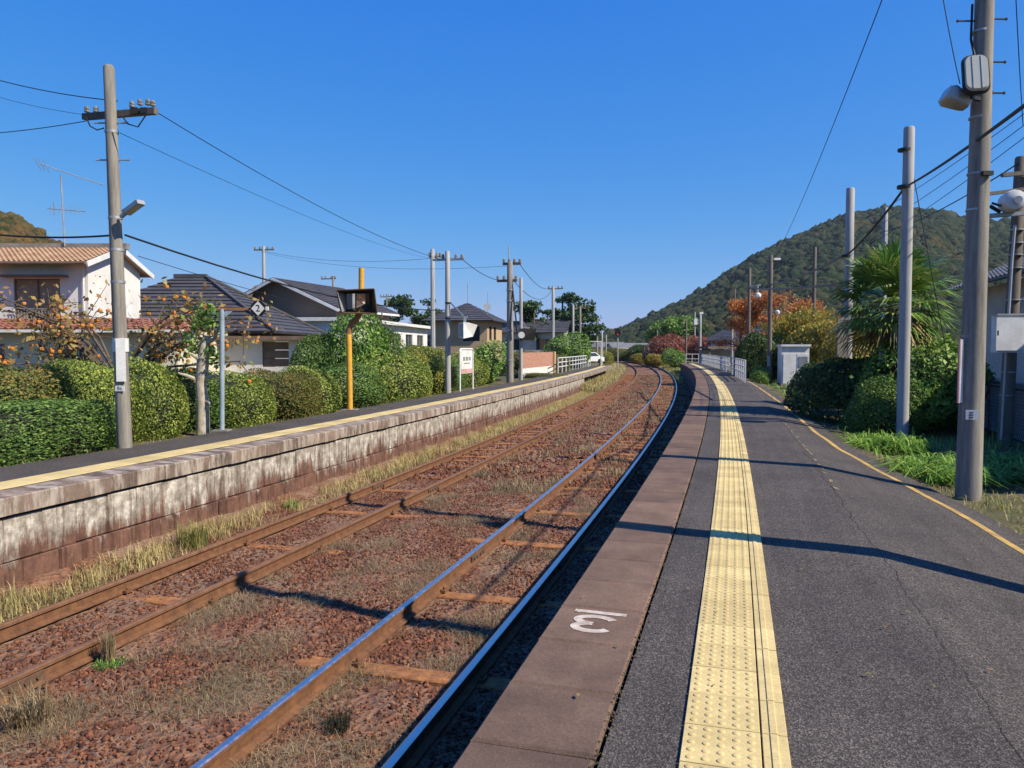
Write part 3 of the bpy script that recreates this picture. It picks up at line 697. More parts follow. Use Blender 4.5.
# ballast: loose reddish stones
def stones(n, s0, s1, size, seed, p=1.0):
    rng = np.random.default_rng(seed)
    S = s0 + (s1 - s0) * rng.random(n) ** p; O = rng.uniform(-7.45, -1.15, n)
    dens = nz(S * 0.9, O * 1.1, 4); keep = rng.random(n) < np.clip(0.72 + 0.75 * dens, 0.06, 1); S, O = S[keep], O[keep]; n = len(S)
    for c in (OFF_R - .566, OFF_R + .566, OFF_L - .566, OFF_L + .566):
        k = np.abs(O - c) > 0.085; S, O = S[k], O[k]
    n = len(S); X, Y = Cn(S, O); Z = bed_z(S, O)
    base = np.array([(1, 0, 0), (-1, 0, 0), (0, 1, 0), (0, -1, 0), (0, 0, 1), (0, 0, -1), (.6, .6, .55), (-.6, .55, .6), (.55, -.6, .6), (-.6, -.6, .5)], float)
    base = base[:6]; fc = np.array([(0, 2, 4), (2, 1, 4), (1, 3, 4), (3, 0, 4), (2, 0, 5), (1, 2, 5), (3, 1, 5), (0, 3, 5)])
    r = size * np.clip(rng.lognormal(0, 0.36, (n, 1, 1)), 0.4, 2.2); V = base[None] * rng.uniform(0.55, 1.25, (n, 6, 1)) + rng.normal(size=(n, 6, 3)) * 0.2
    q = rng.normal(size=(n, 4)); q /= np.linalg.norm(q, axis=1, keepdims=True); w, x, y, z = q.T
    Rm = np.stack([1 - 2 * (y * y + z * z), 2 * (x * y - w * z), 2 * (x * z + w * y), 2 * (x * y + w * z), 1 - 2 * (x * x + z * z), 2 * (y * z - w * x), 2 * (x * z - w * y), 2 * (y * z + w * x), 1 - 2 * (x * x + y * y)], 1).reshape(n, 3, 3)
    V = np.einsum('nij,nkj->nki', Rm, V * r) + np.stack([X, Y, Z + r[:, 0, 0] * 0.15], 1)[:, None, :]
    Fc = (np.arange(n) * 6)[:, None, None] + fc[None]
    return npmesh('ballast_stones', V, Fc, M['stone'], 3)
tag(obj('ballast_stones', stones(105000, 2.2, 15, 0.0135, 1, 1.3)), 'loose reddish ballast stones between the rails in the foreground', 'ballast', kind='stuff')
tag(obj('ballast_stones', stones(38000, 15, 80, 0.03, 2, 1.6)), 'reddish ballast stones along the tracks farther away', 'ballast', kind='stuff')

# grass on the track bed
def scatter(n, s0, s1, o0, o1, mask, seed, p=1.0):
    rng = np.random.default_rng(seed); S = s0 + (s1 - s0) * rng.random(n) ** p; O = rng.uniform(o0, o1, n)
    k = mask(S, O, rng); S, O = S[k], O[k]; X, Y = Cn(S, O); return np.stack([X, Y, bed_z(S, O) - 0.01], 1), rng, S, O
def offrail(S, O):
    k = np.ones(len(S), bool)
    for c in (OFF_R - .566, OFF_R + .566, OFF_L - .566, OFF_L + .566): k &= np.abs(O - c) > 0.075
    return k
P, rg, S, O = scatter(130000, 2.0, 16, -5.35, -2.0, lambda S, O, r: offrail(S, O) & (r.random(len(S)) < np.clip((nz(S * 1.25, O * 1.5, 9) - 0.02 + 0.22 * np.exp(-((S - 4) / 3.0) ** 2)) * 1.6, 0.0, 1)), 21, 1.2)
tag(obj('dry_grass', blades(P, rg.uniform(0.03, 0.12, len(P)), 0.0036, M['dry'], rg, 2.0)), 'withered grey grass matted between the two tracks in the foreground', 'grass', kind='stuff')
P, rg, S, O = scatter(60000, 14, 85, -5.4, -2.0, lambda S, O, r: offrail(S, O) & (r.random(len(S)) < np.clip((nz(S * 0.6, O * 1.5, 12) + 0.05) * 1.3, 0, 1)), 22, 1.3)
tag(obj('dry_grass', blades(P, rg.uniform(0.04, 0.22, len(P)), 0.012, M['dry'], rg, 0.9)), 'dry grass growing between the tracks farther along the line', 'grass', kind='stuff')
P, rg, S, O = scatter(52000, 3.0, 50, -7.5, -6.62, lambda S, O, r: offrail(S, O) & (r.random(len(S)) < np.clip((nz(S * 0.9, O, 15) + 0.25 + S * 0.012) * (0.25 + (-6.6 - O) * 1.1), 0.0, 1)), 23, 1.4)
tag(obj('dry_grass', blades(P, rg.uniform(0.06, 0.30, len(P)) * np.where(S < 14, 0.9, 1.1), 0.008, M['dryyel'], rg, 0.7)), 'straw coloured grass along the foot of the stone platform wall', 'grass', kind='stuff')
P, rg, S, O = scatter(22000, 46, 120, -9.5, -6.6, lambda S, O, r: r.random(len(S)) < 0.9, 24, 1.2)
tag(obj('dry_grass', blades(P, rg.uniform(0.25, 0.7, len(P)), 0.035, M['dryyel'], rg, 0.5)), 'tall yellow grass past the end of the stone wall', 'grass', kind='stuff')
P, rg, S, O = scatter(16000, 60, 150, -1.9, 0.4, lambda S, O, r: (S > 86) | (O < -1.5), 25)
tag(obj('wild_grass', blades(P, rg.uniform(0.2, 0.6, len(P)), 0.05, M['mixgrass'], rg, 0.5)), 'rough grass beyond the far end of the near platform', 'grass', kind='stuff')
def tuft(label, s, off, n, h, spread, mat, seed, w=0.006, lean=0.5, z=None, name='weed_tuft'):
    rng = np.random.default_rng(seed); p0 = C(s, off, float(bed_z(np.array(s), np.array(off))) - 0.01 if z is None else z)
    a = rng.uniform(0, 2 * np.pi, n); r = spread * np.sqrt(rng.random(n))
    P = np.stack([r * np.cos(a), r * np.sin(a), np.zeros(n)], 1)
    o = obj(name, blades(P, rng.uniform(0.35, 1.0, n) * h, w, mat, rng, lean)); o.location = p0
    return tag(o, label, 'weed')
tuft('tall straw coloured grass tuft beside the rusty rail, bottom left corner', 4.28, -4.92, 460, 0.36, 0.14, M['dry'], 31, 0.007, 0.5)
tuft('upright brown dead weed standing against the rusty rail', 5.35, -5.22, 260, 0.34, 0.05, M['dry'], 32, 0.007, 0.2)
tuft('small green weed at the foot of the dead brown weed', 5.3, -5.16, 220, 0.1, 0.13, M['green'], 33, 0.008, 0.9)
tuft('green weed clump growing at the foot of the wall', 8.9, -7.15, 260, 0.5, 0.2, M['mixgrass'], 34, 0.009, 0.6)
tuft('dark wiry weed between the polished rails', 4.85, -2.72, 240, 0.2, 0.09, M['twig'], 35, 0.004, 0.6)
tuft('little green weed in dry grass between polished rails, nearest the camera', 3.2, -2.5, 120, 0.1, 0.09, M['grass'], 36, 0.012, 1.0)
tuft('green sprout on the stained wall base past the weed clump', 11.6, -7.25, 110, 0.22, 0.1, M['grass'], 37, 0.014, 0.8)

# ------------------------------------------------------------------ hills with woods
def hill(name, prof, D0, DR, mat, n_crown, cr, seed, label, back=1.5):
    rng = np.random.default_rng(seed)
    pxs = np.array([a for a, b in prof], float); py = np.array([b for a, b in prof], float)
    def pos(u, t):                        # u: pixel column of the photograph, t: 0 foot .. 1 ridge .. behind
        az = np.arctan((u - 512) / F_PX); up = np.minimum(np.interp(u, pxs, py) + 2.5, 348.4); D = D0 + (DR - D0) * t
        hr = (348.5 - up) / F_PX * DR
        k = np.where(t < 1, np.clip(t, 0, 1) ** 0.86, np.clip(1 - (t - 1) * 1.1, 0, 1))
        z = -1.6 + hr * k * (1 + 0.07 * nz(u * 0.035, t * 3, seed) * np.sin(np.clip(t, 0, 1) * np.pi))
        rx = np.tan(az) * D; x = rx * CT - D * ST; y = rx * ST + D * CT
        return np.stack([x, y, z], -1)
    U, T = np.meshgrid(np.linspace(pxs[0], pxs[-1], 150), np.linspace(0, back, 50), indexing='ij')
    V = pos(U, T).reshape(-1, 3); n = 50; i = (np.arange(149)[:, None] * n + np.arange(n - 1)[None]).ravel()
    o = obj(name, npmesh(name, V, np.stack([i, i + n, i + n + 1, i + 1], 1), M['field'], 4)); o['kind'] = 'structure'
    u = rng.uniform(max(pxs[0], -160), min(pxs[-1], 1240), n_crown); t = rng.random(n_crown) ** 0.8 * 1.03; P = pos(u, t)
    import bmesh
    bm = bmesh.new(); bmesh.ops.create_icosphere(bm, subdivisions=1, radius=1.0)
    B = np.array([v.co[:] for v in bm.verts]); Fc = np.array([[v.index for v in f.verts] for f in bm.faces]); bm.free(); k = len(B)
    r = cr * rng.lognormal(0, 0.3, (n_crown, 1, 1)) * np.clip((348.5 - np.interp(u, pxs, py)) / 14, 0.15, 1)[:, None, None]; sc_ = np.stack([rng.uniform(.8, 1.2, n_crown), rng.uniform(.8, 1.2, n_crown), rng.uniform(.75, 1.25, n_crown)], 1)[:, None, :]
    VV = B[None] * rng.uniform(0.74, 1.2, (n_crown, k, 1)) * r * sc_ + (P + np.array([0, 0, cr * 0.5]))[:, None, :]
    FF = (np.arange(n_crown) * k)[:, None, None] + Fc[None]
    w = obj('wooded_slope', npmesh('wooded_slope', VV, FF, mat, 3)); tag(w, label, 'woods', kind='stuff')
hill('mountain', [(560, 347), (585, 342), (600, 334), (640, 319), (672, 303), (700, 289), (722, 273), (740, 262), (765, 247), (785, 238), (800, 232), (822, 221), (845, 213), (880, 207), (905, 206), (930, 209), (970, 218), (1024, 222), (1150, 236), (1350, 270), (1600, 320), (1750, 347)],
     330, 760, M['forest'], 31000, 2.5, 4, 'wooded green and brown mountainside rising on the right')
hill('autumn_hill', [(-700, 347), (-500, 290), (-300, 235), (-150, 206), (-60, 200), (0, 207), (20, 213), (40, 226), (60, 240), (75, 250), (120, 290), (190, 346)],
     230, 420, M['forest_aut'], 5000, 2.0, 5, 'autumn coloured wooded hill behind the tile roofed house')

# ------------------------------------------------------------------ poles
def pole(name, label, base, top_z, r0, r1, mat, cat='pole', group=None, tilt=None, n=14):
    t = thing(name, label, cat, base, 0, group); mb = MB(); h = top_z - base.z; tx, ty = tilt or (0, 0)
    mb.tube([(tx * k, ty * k, (h + 0.3) * k - 0.3) for k in (0, .25, .5, .75, 0.995, 1.0)], [r0, r0 * .75 + r1 * .25, (r0 + r1) / 2, r0 * .25 + r1 * .75, r1, r1 * 0.82], n)
    mb.build('shaft', mat, t, smooth=True); return t
def part(t, name, mat, fn, smooth=False):
    mb = MB(); fn(mb); return mb.build(name, mat, t, world=True, smooth=smooth)
def insulator(t, p, s=1.0, up=1):
    return part(t, 'insulator', M['conc_pole'], lambda m: m.lathe([(0.02 * s, 0), (0.055 * s, 0.01), (0.055 * s, 0.05 * s), (0.03 * s, 0.06 * s), (0.05 * s, 0.075 * s), (0.045 * s, 0.12 * s), (0.015 * s, 0.14 * s)], p, 'Z', 8), True)
def band(t, p, r, h=0.035, mat='galv'): return part(t, 'band', M[mat], lambda m: m.lathe([(r, -h / 2), (r, h / 2)], p, 'Z', 14), True)
def wire(label, a, b, r=0.012, sag=0.3, name='overhead_wire', mat='cable', n=14, cat='wire'):
    a = Vector(a); b = Vector(b); o0 = a.copy(); mb = MB()
    mb.tube([a.lerp(b, i / n) - o0 - Vector((0, 0, sag * 4 * (i / n) * (1 - i / n))) for i in range(n + 1)], r, 5)
    o = mb.build(name, M[mat], smooth=True); o.location = o0; return tag(o, label, cat)
def text_mesh(txt, size, mat, name='lettering'):
    c = bpy.data.curves.new(name, 'FONT'); c.body = txt; c.size = size; c.align_x = 'CENTER'; c.align_y = 'CENTER'; c.extrude = 0.001
    f_ = bpy.data.objects.new(name, c); COL.objects.link(f_); bpy.context.view_layer.update()
    me = bpy.data.meshes.new_from_object(f_.evaluated_get(bpy.context.evaluated_depsgraph_get())); bpy.data.objects.remove(f_)
    me.materials.clear(); me.materials.append(mat); return me
def face_cam(p):                          # yaw of something facing the camera position on the ground
    return math.atan2(p[1], p[0]) - math.pi / 2
TOCAM = Matrix.Rotation(TH, 3, 'Z')
CX = Vector((CT, ST, 0)); CY = Vector((-ST, CT, 0))     # camera right and camera forward on the ground

# near left utility pole
b = on(125, 447, LZ); d = depth_of(b)
def up(px, py, dd=0.0): return at(px, py, d + dd)
ztop = at(112, 66, d).z
pa = pole('utility_pole', 'tall concrete utility pole with one crossarm beside the hedge on the left', b, ztop, 0.12, 0.085, M['conc_pole'], 'utility pole', tilt=(-0.1, -0.05))
pc = lambda py: at(125 - (447 - py) * 16 / 381, py, d)
part(pa, 'crossarm', M['wood_pole'], lambda m: m.bar(up(84, 117, 0.35), up(156, 111, -0.15), 0.09, 0.1))
for px, py in ((87, 115), (96, 115), (132, 110), (140, 108), (148, 108), (153, 109)): insulator(pa, up(px, py, 0.0) + Vector((0, 0, 0.04)), 0.75)
for px, py in ((135, 111), (145, 111)): part(pa, 'wire_clamp', M['darkframe'], lambda m: m.box(up(px, py, -0.1), (0.12, 0.1, 0.09), TH))
part(pa, 'jumper_wire', M['cable'], lambda m: m.tube([up(86, 117), up(90, 126), up(97, 130), up(104, 128)], 0.012, 5))
part(pa, 'jumper_wire', M['cable'], lambda m: m.tube([up(122, 116, -.2), up(128, 124, -.2), up(138, 127, -.2), up(146, 115, -.2)], 0.012, 5))
for py in (123, 160): part(pa, 'step_bolt', M['galv'], lambda m: m.tube([pc(py) - CX * 0.28, pc(py) + CX * 0.28], 0.014, 6))
for py in (132, 218, 250, 282): band(pa, pc(py), 0.104 + 0.00004 * py, 0.04)
lp = part(pa, 'lamp', M['galv'], lambda m: (m.bar(up(121, 217, -.1), up(128, 211, -.15), 0.05), m.bar(up(126, 213, -.16), up(141, 202, -.3), 0.15, 0.07)))
part(lp, 'lamp_lens', M['lens'], lambda m: m.bar(up(128, 213.5, -.17), up(140, 204.5, -.29), 0.11, 0.03))
part(pa, 'plate', M['white'], lambda m: m.lathe([(0.125, -0.11), (0.125, 0.11)], pc(345) + Vector((0, 0, 0)), 'Z', 14), True)
bx_ = pc(360) + CX * 0.06 - CY * 0.135
pl_ = part(pa, 'plate', M['white'], lambda m: m.box(bx_, (0.14, 0.03, 0.70), TH + 0.25))
part(pl_, 'red_edge', M['pink'], lambda m: m.box(bx_ - CX * 0.045 - CY * 0.019, (0.03, 0.012, 0.66), TH + 0.25))
p86 = pc(388) - CY * 0.126 + CX * 0.02
pl2 = part(pa, 'plate', M['white'], lambda m: m.box(p86, (0.15, 0.012, 0.09), TH))
o = obj('lettering', text_mesh('86', 0.085, M['blueink']), pl2, True); o.location = p86 - CY * 0.0085; o.rotation_euler = (math.pi / 2, 0, TH)

# stop marker with the figure 2
b = on(222, 431, LZ); d = depth_of(b)
sm = thing('stop_marker', 'thin blue grey post carrying a dark octagonal plate with white diamond numbered 2', 'sign', b)
part(sm, 'base_plate', M['conc_pole'], lambda m: m.box(b + Vector((0, 0, 0.015)), (0.3, 0.3, 0.03), TH))
part(sm, 'post', M['bluegrey'], lambda m: m.tube([b, at(222, 309, d)], 0.05, 10), True)
part(sm, 'gusset', M['bluegrey'], lambda m: m.bar(at(222, 317, d), at(231, 310, d), 0.03, 0.09))
part(sm, 'arm', M['yrust'], lambda m: m.bar(at(220, 309, d), at(268, 308.5, d), 0.05, 0.045))
part(sm, 'arm_end', M['white'], lambda m: m.box(at(267, 308.5, d - .03), (0.06, 0.04, 0.075), TH))
ctr = at(258, 308.5, d - 0.06)
def ngon(m, c, R, n, th, rot=0):
    vs = []
    for y in (0, th):
        for k in range(n):
            a = rot + 2 * math.pi * k / n; vs.append(c + CX * (R[0] * math.cos(a)) + Vector((0, 0, R[1] * math.sin(a))) + CY * y)
    m.add(vs, [tuple(range(n)), tuple(range(2 * n - 1, n - 1, -1))] + [(k, n + k, n + (k + 1) % n, (k + 1) % n) for k in range(n)])
pl_ = part(sm, 'plate', M['black'], lambda m: ngon(m, ctr, (0.155, 0.165), 8, 0.02, math.pi / 8))
dm = part(pl_, 'diamond', M['white'], lambda m: ngon(m, ctr - CY * 0.006, (0.133, 0.143), 4, 0.005))
o = obj('numeral', text_mesh('2', 0.19, M['black']), pl_, True); o.location = ctr - CY * 0.009; o.rotation_euler = (math.pi / 2, 0, TH)

# yellow post with hooded mirrors
b = on(350, 410, LZ); d = depth_of(b)
mp_ = thing('platform_mirror', 'hooded pair of driver mirrors on a cranked yellow post', 'mirror', b)
part(mp_, 'post', [M['yellow'], M['yrust']], lambda m: (m.tube([b, at(349, 345, d), at(348.5, 334, d)], 0.075, 12), m.tube([at(348.5, 334, d), at(350, 326, d), at(357, 318, d), at(361, 311, d)], 0.077, 12, 1), m.tube([at(361, 311, d), at(361, 309, d + .36), at(361.5, 268, d + .36)], 0.073, 12, 0)), True)
part(mp_, 'base_plate', M['conc_pole'], lambda m: m.box(b + Vector((0, 0, 0.012)), (0.4, 0.4, 0.025), TH))
def hood(m):
    A = [at(337, 290.5, d - .30), at(374, 289, d - .30), at(377, 313, d - .25), at(341, 313, d - .25)]
    Bk = [at(345, 293, d + .25), at(371, 292, d + .25), at(372, 311, d + .25), at(346, 311, d + .25)]
    T_ = 0.02
    for k in range(4):
        a0, a1, b0, b1 = A[k], A[(k + 1) % 4], Bk[k], Bk[(k + 1) % 4]; nrm = (a1 - a0).cross(b0 - a0).normalized() * T_
        m.add([a0, a1, b1, b0, a0 + nrm, a1 + nrm, b1 + nrm, b0 + nrm], [(0, 1, 2, 3), (7, 6, 5, 4), (0, 4, 5, 1), (2, 6, 7, 3), (1, 5, 6, 2), (3, 7, 4, 0)])
    m.add([x + CY * 0.0 for x in Bk] + [x + CY * 0.02 for x in Bk], [(0, 1, 2, 3), (7, 6, 5, 4), (0, 4, 5, 1), (1, 5, 6, 2), (2, 6, 7, 3), (3, 7, 4, 0)])
hd = part(mp_, 'hood', M['rustsheet'], hood)
part(hd, 'hood_side', M['galv'], lambda m: m.add([at(337.2, 292, d - .31), at(342, 312, d - .26), at(346.5, 310.5, d + 0.12), at(345.5, 294, d + 0.12)], [(0, 1, 2, 3)]))
for x0, x1, a0, a1 in ((346.5, 355, 0.12, 0.0), (356.5, 369.5, 0.0, 0.16)):
    part(mp_, 'mirror', M['mirror'], lambda m: m.add([at(x0, 294, d + a0 - .1), at(x1, 293.5, d + a1 - .1), at(x1, 311, d + a1 + .04), at(x0, 311, d + a0 + .04)], [(0, 3, 2, 1)]))
part(mp_, 'mirror_divider', M['darkframe'], lambda m: m.bar(at(355.8, 292.5, d - .05), at(355.8, 312, d - .08), 0.03))

# pole with the monitoring camera housing
b = on(448, 392, LZ); d = depth_of(b)
cp = pole('camera_pole', 'pale concrete pole with short crossarm and white camera housing', b, at(448, 251, d).z, 0.115, 0.085, M['grey_pole'], 'pole')
part(cp, 'crossarm', M['galv'], lambda m: m.bar(at(433, 260, d + .3), at(464, 259, d - .1), 0.09, 0.08))
for px in (437, 443, 456, 462): insulator(cp, at(px, 258.5, d + .1), 1.2)
part(cp, 'bracket', M['galv'], lambda m: (m.bar(at(448, 317, d - .1), at(467.5, 317, d - .3), 0.07), m.bar(at(451, 303, d - .1), at(463, 316, d - .25), 0.05), m.bar(at(465, 317, d - .28), at(465, 323, d - .28), 0.1)))
def housing(m):
    l = [at(458.5, 323, d - .05), at(463.5, 322, d - .5), at(463.5, 338.5, d - .5), at(458.5, 337.5, d - .05)]
    rg_ = [at(468, 322.5, d + .55), at(477.5, 325, d + .1), at(473, 336.5, d + .1), at(466, 336.5, d + .55)]
    m.add(l + rg_, [(0, 1, 2, 3), (7, 6, 5, 4), (1, 5, 6, 2), (0, 4, 5, 1), (3, 2, 6, 7), (0, 3, 7, 4)])
hs = part(cp, 'camera_housing', M['white'], housing)
part(hs, 'window', M['bluegrey'], lambda m: m.add([at(459, 324.3, d - .1), at(463.2, 323.5, d - .52), at(463.2, 337, d - .52), at(459, 336.5, d - .1)], [(0, 1, 2, 3)]))
for py in (303, 318): band(cp, at(448, py, d), 0.115, 0.06, 'darkframe')

# name board
b0 = on(460, 391, LZ); b1 = on(473, 388.5, LZ); d0, d1 = depth_of(b0), depth_of(b1)
sb = thing('name_board', 'white framed station name board with pink stripe in front of hedge', 'sign', (b0 + b1) / 2)
b0 = C(sp(460, -9.72), -9.72, LZ); b1 = C(sp(473.3, -9.72), -9.72, LZ); BW = (b1 - b0).length
ex = (b1 - b0).normalized(); ez = Vector((0, 0, 1)); H_ = 1.62
ey = ex.cross(ez); 
def bp(u, z): return b0 + ex * (BW * u) + ez * z
part(sb, 'frame', M['white'], lambda m: m.tube([bp(0, 0), bp(0, H_ - .08), bp(0.06, H_), bp(0.94, H_), bp(1, H_ - .08), bp(1, 0)], 0.035, 8), True)
bd = part(sb, 'board', M['white'], lambda m: m.box((bp(0.5, 1.12)), (BW * 0.86, 0.03, 0.9), math.atan2(ex.y, ex.x)))
part(bd, 'stripe', M['pink'], lambda m: m.box(bp(0.5, 0.77) + ey * 0.018, (BW * 0.85, 0.012, 0.15), math.atan2(ex.y, ex.x)))
def glyphs(m):
    for k in range(3):
        u = 0.28 + k * 0.22
        for dz in (-.05, 0, .05): m.box(bp(u, 1.24 + dz) + ey * 0.017, (BW * 0.15, 0.006, 0.022), math.atan2(ex.y, ex.x))
        for du in (-.05, .045): m.box(bp(u + du, 1.24) + ey * 0.0185, (BW * 0.025, 0.006, 0.15), math.atan2(ex.y, ex.x))
    for k in range(7): m.box(bp(0.3 + k * 0.065, 1.06) + ey * 0.017, (BW * 0.04, 0.006, 0.04), math.atan2(ex.y, ex.x))
part(bd, 'lettering', M['ink'], glyphs)

# twin poles with the black train-monitor box
b = on(510, 382, LZ); d = depth_of(b)
up_ = pole('utility_pole', 'stout concrete utility pole with two crossarms left of the black monitor box', b, at(510, 262, d).z, 0.18, 0.14, M['conc_pole'], 'utility pole')
for (x0, x1, py) in ((503, 521, 264), (497, 517, 281)):
    part(up_, 'crossarm', M['wood_pole'], lambda m: m.bar(at(x0, py, d + .2), at(x1, py - .5, d - .1), 0.1, 0.12))
    for px in np.linspace(x0 + 1, x1 - 1, 4): insulator(up_, at(px, py - 1.5, d), 1.4)
part(up_, 'guy_wire', M['cable'], lambda m: m.tube([at(511, 275, d), at(516, 320, d - .3), at(517, 334, d - .3)], 0.04, 6))
part(up_, 'mast', M['galv'], lambda m: m.tube([at(509, 263, d), at(508.5, 245, d)], 0.03, 6))
for py in (290, 301, 330, 360): band(up_, at(510, py, d), 0.185, 0.06)
b = on(521, 380, LZ); d = depth_of(b)
mo = pole('monitor_post', 'slim white steel post holding a black hooded monitor box', b, at(521, 278, d).z, 0.09, 0.085, M['grey_pole'], 'pole')
part(mo, 'tie_bar', M['galv'], lambda m: m.bar(at(512, 278.5, d - .1), at(521.5, 278.5, d), 0.08))
part(mo, 'hood', M['black'], lambda m: m.add([at(519, 328.5, d - .5), at(536.5, 328.5, d - .2), at(533, 340, d - .2), at(520, 340.5, d - .5), at(522, 330, d + .4), at(535, 330, d + .5), at(532, 339, d + .5), at(523, 339, d + .4)], [(3, 2, 1, 0), (4, 5, 6, 7), (0, 1, 5, 4), (2, 3, 7, 6), (1, 2, 6, 5), (3, 0, 4, 7)]))
part(mo, 'disc', M['white'], lambda m: ngon(m, at(521.5, 335, d - .56), (0.17, 0.17), 12, 0.03))
part(mo, 'bracket', M['galv'], lambda m: (m.bar(at(521, 327, d), at(530, 328, d), 0.08), m.bar(at(521, 318, d), at(526, 327, d), 0.05)))

# far poles on the left: (px, top_y, base z pixel depth, radius, label, arm)
for px, ty, dd, r_, mt, arm, lab in (
    (433, 249, 48, 0.17, 'grey_pole', (429, 441, 257), 'grey utility pole rising behind the hedge just left of the camera pole'),
    (265, 246, 62, 0.15, 'grey_pole', (254, 274, 250), 'pale utility pole standing behind the gabled dark house'),
    (334, 276, 75, 0.14, 'conc_pole', (321, 336, 279), 'distant utility pole with wide arm showing above the mirror hood'),
    (387, 294, 95, 0.13, 'conc_pole', (380, 392, 297), 'small distant utility pole between the two pine tops'),
    (553, 287, 74, 0.17, 'grey_pole', (548, 563, 289), 'grey utility pole rising in front of the pine grove'),
    (573, 305, 72, 0.13, 'grey_pole', None, 'white post just left of the armed pole by railing'),
    (580, 306, 76, 0.14, 'conc_pole', (572, 586, 308), 'brown grey pole with thin arms beside the white railing'),
    (597, 319, 100, 0.17, 'conc_pole', (592, 600, 321), 'dark pole with short arm near the far end of the railing'),
    (602, 332, 98, 0.13, 'grey_pole', None, 'short white post beside the red signal'),
    (606, 335, 108, 0.1, 'grey_pole', None, 'thinnest white post just left of the red signal')):
    b = at(px, 352, dd); b.z = -0.3
    t = pole('utility_pole', lab, b, at(px, ty, dd).z, r_, r_ * 0.8, M[mt], 'utility pole' if arm else 'pole', n=8)
    if arm:
        part(t, 'crossarm', M['wood_pole'], lambda m: m.bar(at(arm[0], arm[2], dd), at(arm[1], arm[2] - .5, dd), 0.11, 0.11))
        for q in (0.06, 0.3, 0.7, 0.94): insulator(t, at(arm[0] + (arm[1] - arm[0]) * q, arm[2] - 0.8, dd), 1.6)
# signal
b = C(88, -7.55, BED); d = depth_of(b); px0 = pxof(b)[0]
sg = thing('railway_signal', 'railway signal with dark head showing red beyond the left platform', 'signal', b)
part(sg, 'mast', M['grey_pole'], lambda m: m.tube([b, at(px0, 338, d)], 0.07, 8), True)
hd = part(sg, 'signal_head', M['black'], lambda m: ngon(m, at(px0, 332.5, d - .1), (0.34, 0.5), 12, 0.12))
em, et, eb = nt('red_lamp'); eb.inputs['Base Color'].default_value = (0.6, 0.02, 0.02, 1); eb.inputs['Emission Color'].default_value = (1, 0.05, 0.03, 1); eb.inputs['Emission Strength'].default_value = 0.25
part(hd, 'red_lamp', em, lambda m: ngon(m, at(px0, 334.5, d - .15), (0.09, 0.09), 10, 0.04))

# ------------------------------------------------------------------ right hand poles
b = on(968, 500, -0.3); d = depth_of(b); DM = d
mpole = pole('utility_pole', 'thick concrete utility pole in the right foreground carrying two floodlights', b, 7.9, 0.146, 0.086, M['conc_pole'], 'utility pole', n=24, tilt=(0.04, 0.0))
mc = lambda py: at(968 + (500 - py) * 14.5 / 500, py, d)
for py in (32, 118, 174, 210, 336, 349, 394): band(mpole, mc(py), 0.1075 + 0.000055 * py, 0.022)
for py, sgn in ((19, 1), (21, -1), (62, 1), (93, 1)): part(mpole, 'step_bolt', M['darkframe'], lambda m: (m.tube([mc(py), mc(py) + CX * sgn * 0.28], 0.011, 6), m.tube([mc(py) + CX * sgn * 0.28, mc(py) + CX * sgn * 0.295], 0.018, 6)))
def rbox(m, c, hx, hz, y0, y1, tp=0.8, seg=5, mi=0, rot=None, rnd=0.55):    # rounded rectangular shell, front at y0
    vs = []; ring = []
    for q, (yy, s_) in enumerate(((y0, 0.93), (y0 + 0.03, 1.0), (y1 - .05, tp), (y1, tp * 0.8))):
        for cx_, cz_, a0 in ((1, 1, 0), (-1, 1, 90), (-1, -1, 180), (1, -1, 270)):
            for k in range(seg):
                a = math.radians(a0 + 90 * k / (seg - 1)); rr_ = min(hx, hz) * rnd
                v = Vector(((cx_ * (hx - rr_) + rr_ * math.cos(a)) * s_, yy, (cz_ * (hz - rr_) + rr_ * math.sin(a)) * s_))
                vs.append(c + (rot @ v if rot else v))
    n = seg * 4
    m.add(vs, [tuple(range(n)), tuple(range(4 * n - 1, 3 * n - 1, -1))] + [(q * n + k, (q + 1) * n + k, (q + 1) * n + (k + 1) % n, q * n + (k + 1) % n) for q in range(3) for k in range(n)], mi)
fl_r = Matrix.Rotation(TH - 0.25, 3, 'Z') @ Matrix.Rotation(math.radians(-14), 3, 'X')
c1 = at(976.5, 73, d - 0.36)
fl = part(mpole, 'floodlight', M['darkframe'], lambda m: rbox(m, c1, 0.145, 0.25, 0, 0.22, 0.7, rot=fl_r, rnd=0.7), True)
part(fl, 'floodlight_lens', M['lens'], lambda m: rbox(m, c1 + fl_r @ Vector((0, -0.03, 0)), 0.122, 0.222, 0, 0.1, 0.9, rot=fl_r, rnd=0.7), True)
for q_ in (-.045, .045): part(fl, 'lens_rib', M['galv'], lambda m: m.bar(c1 + fl_r @ Vector((q_, -0.033, -.2)), c1 + fl_r @ Vector((q_, -0.033, .2)), 0.008))
part(fl, 'bracket', M['darkframe'], lambda m: (m.bar(c1 + Vector((0, 0, -.24)) + CY * 0.1, mc(100) + CX * .05, 0.04), m.bar(mc(96) - CX * .13, mc(93) + CX * .15, 0.04)))
fl_l = Matrix.Rotation(TH - math.radians(98), 3, 'Z') @ Matrix.Rotation(math.radians(-28), 3, 'X')
c2 = at(947, 95, d - 0.12)
fl2 = part(mpole, 'floodlight', M['galv'], lambda m: rbox(m, c2, 0.15, 0.1, 0, 0.26, 0.75, rot=fl_l), True)
part(fl2, 'floodlight_lens', M['lens'], lambda m: rbox(m, c2 + fl_l @ Vector((0, -0.03, 0)), 0.13, 0.085, 0, 0.06, 0.9, rot=fl_l), True)
part(fl2, 'cord', M['cable'], lambda m: m.tube([at(954, 102, d), at(956, 107, d), at(962, 109, d), at(968, 105, d)], 0.012, 5))
